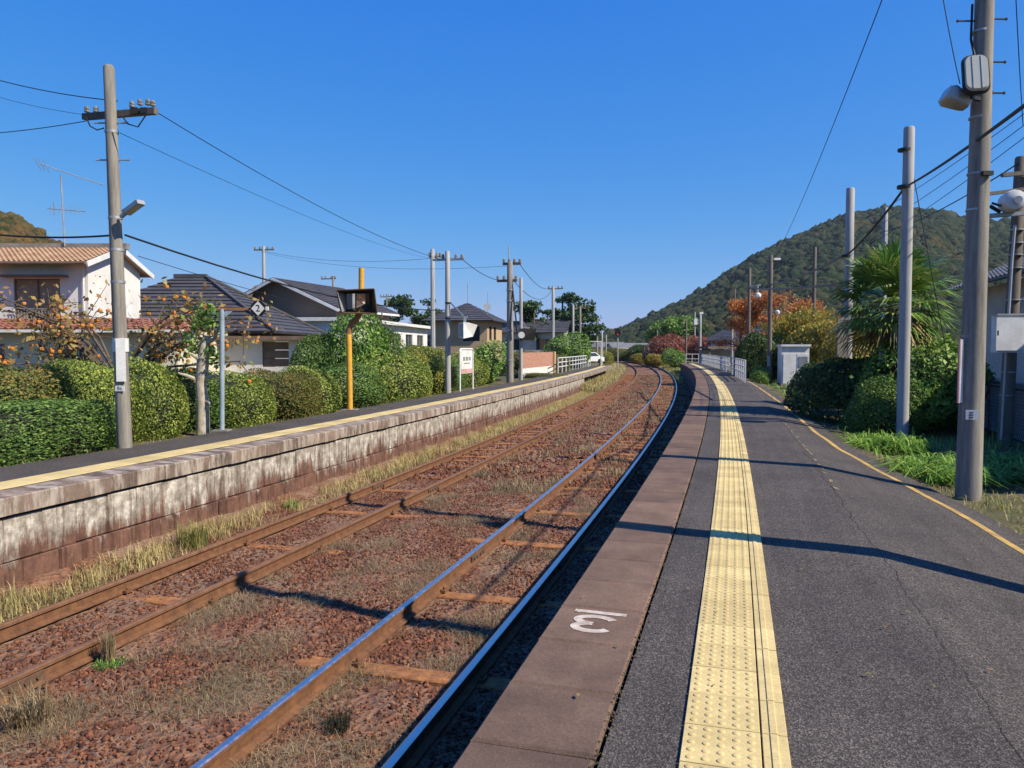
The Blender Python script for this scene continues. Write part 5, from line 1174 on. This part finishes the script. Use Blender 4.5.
small_house('tiny white building straight ahead where the tracks vanish', 629, 352, 348, 170, 3.4, 4, 'whitewall', 'greywall', .1)
small_house('tiny far house with pale walls left of the signal', 607, 347, 342, 240, 9, 8, 'creamwall', 'tile_grey', -.2)
# waiting shelter roof behind the far railing
sh = thing('waiting_shelter', 'low shelter with flat brown roof behind the far railing', 'shelter', at(731, 352, 82) * 1.0, TH + .15); sh.location.z = -0.3
hp(sh, 'roof', 'brown', lambda m: m.box((0, 1.5, CAM_H + (348.5 - 347.5) / F_PX * 82 + .3), (5.2, 3.2, 0.25)))
hp(sh, 'back_wall', 'greywall', lambda m: m.box((0, 2.8, 0.85), (4.8, 0.1, 1.7)))
for sx_ in (-2.3, 2.3): hp(sh, 'post', 'brown', lambda m: m.box((sx_, 0.2, 0.86), (0.12, 0.12, 1.72)))
# right hand house along the line
h6 = thing('house', 'single storey house with grey tiled roof at the right edge behind poles', 'house', (7.9, 11.0, -0.4))
e6 = 3.95; L6 = 19.5
hq = [(3.0, 0.9, 6.0, 2.6), (9.0, 0.5, 12.5, 2.6)]
hp(h6, 'wall', 'greywall', lambda m: (wall_panel(m, (0, L6, 0), (0, -1, 0), L6, e6, [(L6 - 6, .9, L6 - 3, 2.6), (L6 - 12.5, .5, L6 - 9, 2.6)]), wall_panel(m, (0, 0, 0), (1, 0, 0), 7.2, e6, [])))
for q_ in ((L6 - 6, .9, L6 - 3, 2.6), (L6 - 12.5, .5, L6 - 9, 2.6)): window(h6, (0, L6, 0), (0, -1, 0), q_, 'white', 'glass', 2)
hp(h6, 'roof', 'tile_grey', lambda m: (roof_plane(m, (-.7, L6 + .7, e6), (-.7, -.7, e6), (3.6, -.7, 5.9), (3.6, L6 + .7, 5.9), 60, 16, 0.05, 0.045), roof_plane(m, (7.9, -.7, e6), (7.9, L6 + .7, e6), (3.6, L6 + .7, 5.9), (3.6, -.7, 5.9), 20, 16, 0.05, 0.045)))
hp(h6, 'gutter', 'darkframe', lambda m: m.tube([(-.78, -.7, e6 - .02), (-.78, L6 + .7, e6 - .02)], 0.06, 6))
hp(h6, 'awning', 'white', lambda m: m.box((-.45, 7.5, e6 - .75), (0.9, 9, 0.07)))

# ------------------------------------------------------------------ walls, fences, railings, cabinet, car
p0 = on(522, 379, -0.25); p1 = on(553, 374.6, -0.25)
bw = thing('garden_wall', 'red brick garden wall on concrete footing beside the white railing', 'wall', p0, math.atan2((p1 - p0).y, (p1 - p0).x)); Lw = (p1 - p0).length
hp(bw, 'footing', 'whitewall', lambda m: m.box((Lw / 2, 0.1, 0.3), (Lw, 0.2, 0.6))); hp(bw, 'brickwork', 'brick', lambda m: m.box((Lw / 2, 0.1, 1.07), (Lw, 0.16, 0.94)))
hp(bw, 'pillar', 'beige', lambda m: m.box((Lw + .2, 0.1, 0.79), (0.42, 0.42, 1.58)))
def railing(label, s0, s1, off, z, h, n_post, n_rail, mat='white', pick=0):
    t = thing('railing', label, 'railing', C(s0, off, z), 0)
    for k in range(n_post):
        s = s0 + (s1 - s0) * k / (n_post - 1); p = C(s, off, z)
        part(t, 'post', M[mat], lambda m: m.box(p + Vector((0, 0, h / 2)), (0.07, 0.07, h), head(s)))
    for j in range(n_rail):
        zr = z + h - 0.03 - j * (h - 0.15) / max(1, n_rail)
        part(t, 'rail', M[mat], lambda m: m.tube([C(s0 + (s1 - s0) * k / 16, off, zr) for k in range(17)], 0.032, 6), True)
    return t
railing('long white pipe railing along the back of the left platform', 50.5, 73.5, -9.72, LZ - .01, 1.05, 13, 3)
railing('white picket railing section nearest on the right platform', 37.0, 47.5, 1.22, -0.03, 1.05, 8, 3)
railing('white railing section beyond the gap on the right platform', 50.5, 82, 1.22, -0.03, 1.0, 22, 3)
t = thing('railing', 'short white end barrier closing off the far platform end', 'railing', C(S_END - .3, 0.3, 0))
for o_ in (-.3, 0.35, 1.0): part(t, 'post', M['white'], lambda m: m.box(C(S_END - .3, o_, 0.5), (0.07, 0.07, 1.0)))
for z_ in (0.45, 0.95): part(t, 'rail', M['white'], lambda m: m.bar(C(S_END - .3, -.3, z_), C(S_END - .3, 1.0, z_), 0.06))
t = thing('pipe_frame', 'white goal shaped pipe frame standing past the railing', 'frame', at(588, 357, 70)); t.location.z = -.25
part(t, 'frame', M['white'], lambda m: m.tube([Vector((*at(588.5, 357, 70).xy, -.25)), at(588.5, 341.5, 70), at(601, 341.5, 71), Vector((*at(601, 357, 71).xy, -.25))], 0.05, 6))
# equipment cabinet
b = on(795, 386, -0.3); cb_ = thing('equipment_cabinet', 'white steel equipment cabinet under the autumn trees', 'cabinet', b, TH - .12)
hp(cb_, 'body', 'white', lambda m: m.box((0, .45, 1.0), (1.3, 0.9, 1.9))); hp(cb_, 'plinth', 'conc_pole', lambda m: m.box((0, .45, 0.02), (1.4, 1.0, 0.2)))
hp(cb_, 'lid', 'white', lambda m: m.box((0, .42, 1.99), (1.42, 1.05, 0.1)))
hp(cb_, 'door', 'white', lambda m: m.box((-.28, -.015, 0.85), (0.6, 0.03, 1.45))); hp(cb_, 'door', 'white', lambda m: m.box((.36, -.015, 0.85), (0.56, 0.03, 1.45)))
vn = hp(cb_, 'vent', 'galv', lambda m: [m.box((.36, -.04, 0.95 + k * 0.06), (0.42, 0.03, 0.035)) for k in range(9)])
# white car behind the railing
cx0 = at(588, 357, 96); cr_ = thing('parked_car', 'white parked car half hidden behind the left railing', 'car', Vector((cx0.x, cx0.y, -.35)), TH + .5)
def carbody(m):
    prof = [(-1.9, .3), (-1.95, .75), (-1.2, .88), (-.7, 1.38), (.7, 1.42), (1.35, .92), (1.95, .8), (1.95, .3)]; n = len(prof); vs = []
    for y, k in ((-.78, 1), (.78, 1)):
        for x, z in prof: vs.append((x, y * (0.86 if z > 1 else 1), z))
    m.add(vs, [tuple(range(n)), tuple(range(2 * n - 1, n - 1, -1))] + [(k, n + k, n + (k + 1) % n, (k + 1) % n) for k in range(n)])
hp(cr_, 'body', 'white', carbody)
for y in (-.80, .80): hp(cr_, 'window', 'glass', lambda m: m.add([(-1.0, y * .985, .92), (1.15, y * .985, .95), (.62, y * .88, 1.35), (-.62, y * .88, 1.32)], [(0, 1, 2, 3)]))
for x in (-1.2, 1.25):
    for y in (-.72, .72): hp(cr_, 'wheel', 'black', lambda m: m.lathe([(0.2, -.1), (0.31, -.09), (0.31, .09), (0.2, .1)], (x, y, 0.31), 'Y', 14), True)
# fence and low wall at the right edge
F0, F1 = Vector((5.0, 12.5, -.3)), Vector((5.25, 24.0, -.3))
fe = thing('chain_link_fence', 'low chain link fence with dark posts at the right edge', 'fence', F0)
fv = (F1 - F0)
for k in range(5): part(fe, 'post', M['darkframe'], lambda m: m.tube([F0 + fv * (k / 4), F0 + fv * (k / 4) + Vector((0, 0, 1.1))], 0.03, 6))
for z_ in (0.12, 1.08): part(fe, 'rail', M['darkframe'], lambda m: m.tube([F0 + Vector((0, 0, z_)), F1 + Vector((0, 0, z_))], 0.022, 6))
part(fe, 'brace', M['darkframe'], lambda m: m.tube([F0 + fv * 0.62 + Vector((0, 0, 0)), F0 + fv * 0.5 + Vector((0, 0, 1.05))], 0.022, 6))
def mesh_wires(m):
    n = 110
    for k in range(n):
        for sgn in (1, -1):
            a = k / n; c = a + sgn * 0.95 / fv.length
            if 0 <= c <= 1: m.bar(F0 + fv * a + Vector((0, 0, .12)), F0 + fv * c + Vector((0, 0, 1.06)), 0.004)
tag(part(fe, 'wire_mesh', M['galv'], mesh_wires), kind='stuff')
lw = thing('block_wall', 'low reddish brown block wall behind the chain link fence', 'wall', (5.95, 15.5, -.3))
hp(lw, 'wall', 'brick', lambda m: m.box((0, 5, 0.5), (0.2, 10, 1.0))); hp(lw, 'coping', 'conc_pole', lambda m: m.box((0, 5, 1.04), (0.28, 10.1, 0.08)))
mb = MB(); mb.bevbox((0, 0, 0.04), (0.75, 0.5, 0.12), 0.015); o = mb.build('concrete_slab', M['grey_pole']); o.location = on(829, 414, -.12); o.rotation_euler = (0, 0, .3); tag(o, 'small pale concrete slab lying at the platform edge before the bushes', 'slab')

# ------------------------------------------------------------------ hedges, shrubs, trees
bush_proto('clip', 24000, 0.05, M['hedge'], 3.0, 0.24, 41, 0.76)
bush_proto('clipdark', 24000, 0.05, M['hedge_dark'], 6.0, 0.07, 42, 0.78)
bush_proto('red', 22000, 0.05, M['hedge_red'], 2.9, 0.24, 43, 0.76)
bush_proto('round', 18000, 0.055, M['hedge'], 2.5, 0.18, 44, 0.74)
bush_proto('round2', 18000, 0.055, M['hedge_dark'], 2.6, 0.22, 45, 0.72)
bush_proto('yel', 14000, 0.06, M['hedge_yel'], 2.4, 0.22, 46, 0.72)
bush_proto('loose', 11000, 0.095, M['green'], 2.2, 0.34, 47, 0.62)
bush_proto('dark', 15000, 0.08, M['darkgreen'], 2.2, 0.34, 48, 0.62)
bush_proto('yg', 9000, 0.1, M['yelgreen'], 2.1, 0.34, 49, 0.58)
def lbush(key, label, px0, px1, top, off=-10.9, wid=1.5, base=-0.3, name='hedge_bush'):
    s0, s1 = sp(px0, off), sp(px1, off); sm_ = (s0 + s1) / 2; p = C(sm_, off, base)
    tz = CAM_H + (348.5 - top) / F_PX * depth_of(p)
    return bush(key, label, p, (wid, (s1 - s0) * 1.04, (tz - base) * 1.05), head(sm_), 'bush', name)
lbush('clipdark', 'low box shaped green hedge nearest the camera on the left', -75, 96, 401, -10.65, 1.25)
lbush('red', 'tall reddish green hedge behind the low box hedge at the left edge', -90, 72, 360, -12.0, 1.6)
lbush('clip', 'tall green hedge bush just left of the left utility pole', 60, 122, 355, -11.5, 1.8)
lbush('round', 'tall rounded hedge bush just right of the left utility pole', 116, 168, 358, -11.2, 1.7)
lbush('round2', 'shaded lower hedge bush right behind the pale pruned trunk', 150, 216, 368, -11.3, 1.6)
lbush('round', 'rounded hedge bush just right of the stop marker post', 210, 258, 371, -11.0, 1.7)
lbush('red', 'rounded hedge bush with brownish top midway between marker and yellow post', 252, 290, 367, -11.0, 1.8)
lbush('round', 'rounded hedge bush next left of the yellow mirror post', 284, 322, 366, -11.0, 1.8)
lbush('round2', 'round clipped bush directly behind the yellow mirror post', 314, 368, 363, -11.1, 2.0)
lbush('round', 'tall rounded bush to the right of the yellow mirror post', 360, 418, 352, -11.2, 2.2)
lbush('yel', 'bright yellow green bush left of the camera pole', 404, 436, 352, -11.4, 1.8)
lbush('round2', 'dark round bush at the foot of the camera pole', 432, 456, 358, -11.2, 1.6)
lbush('round', 'green bush behind the station name board', 452, 478, 352, -11.6, 1.9)
lbush('loose', 'leafy bright green bush right of the station name board', 474, 502, 349, -11.5, 2.0)
def shrub(label, px, depth, top, w, key, base=-.3, name='shrub', dp=None):
    p = K((px - 512) / F_PX * depth, depth, base); tz = CAM_H + (348.5 - top) / F_PX * depth
    return bush(key, label, p, (w, dp or w, tz - base), random.uniform(0, 3), 'shrub', name)
shrub('tall dark green shrub between the hip roof and the mirror', 322, 25.5, 330, 1.9, 'round2')
shrub('tall leafy shrub right behind the mirror hood', 358, 25.5, 319, 2.0, 'loose')
shrub('narrow green shrub right of the tall shrub by the mirror', 384, 27, 324, 1.5, 'round2')
shrub('round green tree shape at the foot of the pine grove', 566, 70, 337, 4.0, 'loose', -.4)
shrub('low dark bush under the white house by beige house', 420, 40, 343, 3.0, 'round2')
shrub('rusty brown dry bush beside the brick wall', 535, 56, 349, 4.0, 'red', -.4)
# right side
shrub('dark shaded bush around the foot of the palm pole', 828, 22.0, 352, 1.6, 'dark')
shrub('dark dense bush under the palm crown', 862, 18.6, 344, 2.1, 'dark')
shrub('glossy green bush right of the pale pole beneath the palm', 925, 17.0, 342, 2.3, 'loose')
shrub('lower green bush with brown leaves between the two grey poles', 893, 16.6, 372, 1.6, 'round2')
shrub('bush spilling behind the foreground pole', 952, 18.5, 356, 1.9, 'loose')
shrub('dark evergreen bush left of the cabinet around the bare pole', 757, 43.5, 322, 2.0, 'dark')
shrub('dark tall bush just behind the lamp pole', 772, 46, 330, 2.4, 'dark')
shrub('yellowing bush behind the white cabinet', 812, 42, 318, 3.6, 'yg')
shrub('yellow green bush to the right of the cabinet', 853, 34, 326, 2.2, 'yg')
shrub('green bush behind the cabinet on its left', 787, 48, 322, 3.4, 'loose')
shrub('low bush at the end of the near railing', 762, 38.5, 369, 1.1, 'loose')
shrub('pinkish bare shrub at the far left of the cherry row', 662, 118, 335, 5.5, 'pinkish', -.6) if 'pinkish' in BUSH else None
bush_proto('pinkish', 7000, 0.11, M['greybush'], 2.0, 0.3, 50, 0.6)
bush_proto('cherry', 8000, 0.1, M['cherry'], 2.0, 0.35, 51, 0.6)
shrub('pinkish grey bare shrub at the left end of the cherry row', 659, 118, 334, 5.0, 'pinkish', -.6)
for px, dd, tp_, w_, lab in ((668, 112, 337, 4.5, 'first'), (682, 115, 335, 5.0, 'second'), (697, 116, 337, 4.6, 'third'), (711, 112, 338, 4.6, 'fourth')):
    shrub('red leaved cherry shrub, ' + lab + ' from the left in the row past the platform', px, dd, tp_, w_, 'cherry', -.6)
shrub('low green bush between the far tracks and the cherry row', 675, 98, 351, 3.4, 'loose', -.9)
shrub('low grey green bush beside the far rails', 655, 108, 353, 3.2, 'yg', -1.0)
shrub('small yellow bush straight ahead near the vanishing rails', 640, 125, 352, 3.0, 'yg', -1.0)
shrub('dark evergreen bush behind the pinkish shrub', 648, 150, 341, 7.0, 'dark', -1.0)
shrub('small orange brown bush near the signal foot', 614, 150, 346, 6.0, 'red', -1.0)
shrub('yellow bush beyond the end of the left railing', 597, 105, 350, 4.0, 'yel', -.8)
# trees
def ptree(label, px, depth, top, spread, mat, n, leaf, clump, seed, name='tree', bark='bark', base=-.4, **k):
    p = K((px - 512) / F_PX * depth, depth, base); h = CAM_H + (348.5 - top) / F_PX * depth - base
    return tree(name, label, 'tree', p, h, 0.045 * h ** 0.8 + .03, spread, mat, n, leaf, clump, seed, bark, **k)
for i, (px, dd, tp_, lab) in enumerate(((397, 104, 295, 'small pine left of the paired poles'), (428, 108, 297, 'pine crown showing between the two grey poles'), (535, 98, 301, 'pine at the left of the grove behind the monitor post'),
    (560, 104, 294, 'tallest middle pine of the grove behind the tall pole'), (579, 100, 303, 'right hand pine of the grove above the railing'), (548, 112, 308, 'pine half hidden at the back of the grove'))):
    ptree(lab, px, dd, tp_, 3.0, M['pine'], 5200, 0.42, 1.25, 60 + i, 'pine_tree', nl=11, up=0.12, flatten=0.42, trunk_frac=0.92)
ptree('green tree at the mountain foot behind the cherry row', 667, 140, 318, 4.6, M['green'], 5000, 0.5, 1.5, 70, nl=9)
ptree('dark tree right of the green tree behind cherry row', 690, 160, 326, 5.0, M['darkgreen'], 4000, 0.5, 1.6, 71, nl=9)
ptree('orange leaved tree over the far railing', 742, 56, 299, 1.9, M['orange'], 5500, 0.15, 0.65, 72, nl=10)
ptree('broad orange and red tree above the cabinet', 775, 55, 289, 2.4, M['orange'], 7500, 0.15, 0.75, 73, nl=12)
ptree('orange tree crown right of the cabinet against the mountain', 808, 52, 293, 2.2, M['orange'], 6000, 0.15, 0.7, 74, nl=11)
ptree('yellow green autumn tree behind the white cabinet', 800, 46, 309, 2.2, M['yelgreen'], 6000, 0.14, 0.7, 75, nl=10)
ptree('yellow autumn tree between cabinet and palm', 838, 40, 318, 1.9, M['yelgreen'], 4500, 0.13, 0.6, 76, nl=10)
# persimmon tree with fruit
pp = C(sp(118, -12.4), -12.4, -.3)
rng = np.random.default_rng(80); pt_ = thing('persimmon_tree', 'sparse persimmon tree with orange fruit spreading over the left hedges', 'tree', pp, TH)
mb = MB(); ends = []
mb.tube([(0, 0, 0), (0.05, 0.02, .6), (-.03, .05, 1.25)], [0.085, 0.07, 0.055], 8)
for k in range(19):
    f_ = rng.uniform(.55, 1.0); a = rng.uniform(0, 2 * np.pi); rx_ = rng.uniform(0.9, 3.0) * (1 if k % 2 else -1); ry_ = rng.normal() * 0.55
    zt = rng.uniform(1.4, 3.0); p0_ = Vector((0, 0.03, 1.25 * f_)); m1 = Vector((rx_ * .45, ry_ * .5, 1.25 + (zt - 1.25) * .65)); e_ = Vector((rx_, ry_, zt))
    mb.tube([p0_, m1, e_], [0.04, 0.026, 0.01], 6)
    for q in range(6):
        b0_ = m1.lerp(e_, rng.uniform(0, 1)); e2 = b0_ + Vector((rng.normal() * .4, rng.normal() * .3, rng.normal() * .35)); mb.tube([b0_, e2], [0.013, 0.005], 5); ends += [e2, b0_.lerp(e2, .5)]
    ends.append(e_)
mb.build('trunk', M['bark'], pt_, smooth=True)
P = np.concatenate([np.array(e_)[None] + rng.normal(size=(7, 3)) * 0.15 for e_ in ends])
obj('crown', leaf_mesh('crown', P, rng.normal(size=P.shape), 0.115, M['persimmon_leaf'], rng, flat=0.2, aspect=0.6), pt_)
mb = MB(); mb.lathe([(0.012, 0.035), (0.034, 0.028), (0.042, 0.0), (0.034, -0.026), (0.01, -0.034)], (0, 0, 0), 'Z', 8); fo_ = mb.build('persimmon', M['fruit'], pt_, smooth=True); fm = fo_.data; bpy.data.objects.remove(fo_)
for k in range(110):
    e_ = ends[int(rng.integers(len(ends)))]; inst(fm, 'persimmon', pt_, (e_[0] + rng.normal() * .06, e_[1] + rng.normal() * .06, e_[2] - .06), 0, (1.1, 1.1, 1.0))
# pale pruned tree
pp = C(13.25, -10.25, -.2); d = depth_of(pp); t = thing('pruned_tree', 'pale pruned trunk with a green leaf tuft beside the stop marker', 'tree', pp)
def prun(m):
    m.tube([at(203, 434, d), at(203, 405, d), at(201, 385, d), at(203, 362, d), at(205, 345, d), at(207, 336, d)], [0.14, 0.125, 0.11, 0.125, 0.11, 0.07], 10)
    for a, b_, c in (((202, 382), (188, 376), (178, 373)), ((204, 362), (193, 355), (187, 352)), ((205, 345), (215, 338), (219, 326)), ((204, 350), (196, 340), (192, 330)), ((203, 400), (209, 402), (210, 404)), ((203, 378), (212, 377), (217, 375))):
        m.tube([at(*a, d), at(*b_, d - .1), at(*c, d - .15)], [0.05, 0.035, 0.02], 7)
part(t, 'trunk', M['palebark'], prun, True)
rng = np.random.default_rng(81); P = []
for (px, py, n_, s_) in ((205, 313, 120, .13), (211, 321, 90, .11), (199, 322, 60, .11), (190, 350, 40, .1), (211, 353, 60, .09), (196, 340, 80, .12), (215, 360, 40, .08)):
    P.append(np.array(at(px, py, d - .1) - pp)[None] + rng.normal(size=(n_, 3)) * s_)
P = np.concatenate(P); obj('crown', leaf_mesh('crown', P, rng.normal(size=P.shape), 0.1, M['green'], rng, flat=.3), t)

# palm
pb = K((889 - 512) / F_PX * 17.9, 17.9, -.3); pm = thing('palm_tree', 'shaggy fan palm between the grey poles', 'palm', pb)
rng = np.random.default_rng(90); TZ = 2.75
def ptrunk(m):
    pts = [(0.03 * math.sin(k), 0.02 * math.cos(k * 1.3), k * TZ / 14) for k in range(15)]
    m.tube(pts, [0.13 + 0.03 * (k % 2) for k in range(15)], 12)
hp(pm, 'trunk', 'bark', ptrunk, True)
V = []; Fq = []; Vd = []; Fd = []; pet = MB()
for k in range(54):
    a = k * 2.39996 + rng.normal() * .15; el = math.radians(80 - 118 * (k / 54) ** 0.85 + rng.normal() * 6); dry = k > 46
    dv = Vector((math.cos(a) * math.cos(el), math.sin(a) * math.cos(el), math.sin(el))); Lp = rng.uniform(.62, .95) * (0.85 if el < 0 else 1); base = Vector((0, 0, TZ + .05 + .25 * math.sin(el)))
    hub = base + dv * Lp + Vector((0, 0, -.08 * math.cos(el))); pet.tube([base, base + dv * Lp * .5 + Vector((0, 0, .02)), hub], [0.018, 0.013, 0.01], 5)
    side = dv.cross(Vector((0, 0, 1))); side = side.normalized() if side.length > .05 else Vector((1, 0, 0)); nrm = side.cross(dv).normalized()
    nb = 34; R_ = rng.uniform(.72, .95)
    for j in range(nb):
        b_ = math.radians(-118 + 236 * (j + .5) / nb + rng.normal() * 1.5); L_ = R_ * (1 - .3 * abs(b_ / 2.1) ** 2) * rng.uniform(.9, 1.05)
        dr = dv * math.cos(b_) + side * math.sin(b_); dr = dr + nrm * 0.10; wv = (-dv * math.sin(b_) + side * math.cos(b_)).normalized() * 0.027
        droop = Vector((0, 0, -L_ * rng.uniform(.10, .4) * (1.6 if dry else 1))); mid = hub + dr * L_ * .6 + droop * .15; tip = hub + dr * L_ + droop
        tgt, ft = (Vd, Fd) if dry else (V, Fq); n0 = len(tgt); tgt += [hub - wv * .2, hub + wv * .2, mid + wv, mid - wv, tip + wv * .12, tip - wv * .12]; ft += [(n0, n0 + 1, n0 + 2, n0 + 3), (n0 + 3, n0 + 2, n0 + 4, n0 + 5)]
pet.build('frond_stalks', M['hedge_yel'], pm)
obj('fronds', npmesh('fronds', np.array([v[:] for v in V]), Fq, M['palm'], 4), pm); obj('dry_fronds', npmesh('dry_fronds', np.array([v[:] for v in Vd]), Fd, M['palm_dry'], 4), pm)

# strap leaved clump and verge grass on the right
def ground_blades(label, n, s0, s1, o0, o1, h0, h1, w, mat, lean, seed, mask=None, z=-0.3, name='grass'):
    rng = np.random.default_rng(seed); S = rng.uniform(s0, s1, n); O = rng.uniform(0, 1, n); PE = pave_edge(S) + .1
    O = (np.maximum(o0, PE)) * (1 - O) + o1 * O
    if mask is not None: k = mask(S, O, rng); S, O = S[k], O[k]
    X_, Y_ = Cn(S, O); P = np.stack([X_, Y_, right_z(S, O) - .01], 1)
    o = obj(name, blades(P, rng.uniform(h0, h1, len(P)), w, mat, rng, lean)); return tag(o, label, 'grass', kind='stuff')
for lab, (s_, o_), rad, n_ in (('lush green strap leaved clump left of the foreground pole', (12.1, 2.95), .62, 900), ('lush strap leaved clump right behind the foreground pole', (12.6, 3.95), .7, 1000), ('bright strap leaved clump at the foot of the pale pole', (15.2, 2.75), .6, 800), ('green strap leaved clump at the right edge by the fence', (11.2, 4.55), .5, 600)):
    rng = np.random.default_rng(int(s_ * 10)); a = rng.uniform(0, 6.283, n_); rr_ = rad * np.sqrt(rng.random(n_)); P = np.stack([rr_ * np.cos(a), rr_ * 1.2 * np.sin(a), np.zeros(n_)], 1)
    o = obj('strap_leaf_plant', blades(P, rng.uniform(.18, .44, n_), 0.03, M['grass'], rng, 1.7)); o.location = C(s_, o_, -.3); tag(o, lab, 'plant')
ground_blades('yellowing short grass along the paved edge on the right', 9000, 7.5, 34, 1.4, 3.2, .04, .16, .008, M['mixgrass'], .9, 101, lambda S, O, r: r.random(len(S)) < np.clip(.45 + .8 * nz(S * 1.4, O * 2, 3), .05, 1))
ground_blades('dry straw litter and grass around the foreground pole', 6000, 7.0, 14, 2.4, 5.2, .03, .12, .007, M['dryyel'], 1.5, 102, lambda S, O, r: r.random(len(S)) < np.clip(.4 + .8 * nz(S * 1.1, O * 1.7, 6), .05, 1))
ground_blades('green weeds under the bushes on the right', 9000, 12, 45, 2.2, 6.5, .08, .35, .018, M['grass'], .8, 103, lambda S, O, r: r.random(len(S)) < np.clip(.2 + .9 * nz(S * .8, O * 1.3, 2), .03, 1))
rng = np.random.default_rng(104); n = 6000; S = rng.uniform(3, 70, n); O = rng.normal(-9.86, .05, n); X_, Y_ = Cn(S, O)
tag(obj('grass', blades(np.stack([X_, Y_, np.full(n, LZ - .25)], 1), rng.uniform(.22, .36, n), .012, M['mixgrass'], rng, .7)), 'weeds along the back edge of the left platform', 'grass', kind='stuff')

shrub('low rusty dry bush in front of the brick wall', 537, 46.5, 372, 3.0, 'red', -.4)
# ------------------------------------------------------------------ air
hm = bpy.data.materials.new('haze_air'); hm.use_nodes = True; ht = hm.node_tree
ht.nodes.remove(ht.nodes['Principled BSDF']); pv = ht.nodes.new('ShaderNodeVolumePrincipled')
pv.inputs['Color'].default_value = (0.72, 0.84, 1.0, 1); pv.inputs['Density'].default_value = 0.00009; pv.inputs['Anisotropy'].default_value = 0.2
ht.links.new(pv.outputs[0], ht.nodes['Material Output'].inputs['Volume'])
mb = MB(); mb.box((0, 900, 120), (7400, 7600, 246)); tag(mb.build('haze', hm), kind='stuff')

# a few fallen leaves and specks on the near platform
rng = np.random.default_rng(120); n = 130; S = rng.uniform(2.2, 16, n); O = np.where(rng.random(n) < .5, rng.uniform(-.9, 1.0, n), rng.uniform(1.0, 2.2, n)); X_, Y_ = Cn(S, O)
Nn = np.tile(np.array([[0, 0, 1.0]]), (n, 1)); o = obj('fallen_leaves', leaf_mesh('fallen_leaves', np.stack([X_, Y_, pz(S, O) + .022], 1), Nn, .028, M['persimmon_leaf'], rng, flat=.97)); tag(o, 'scattered small fallen leaves on the asphalt platform', 'leaves', kind='stuff')
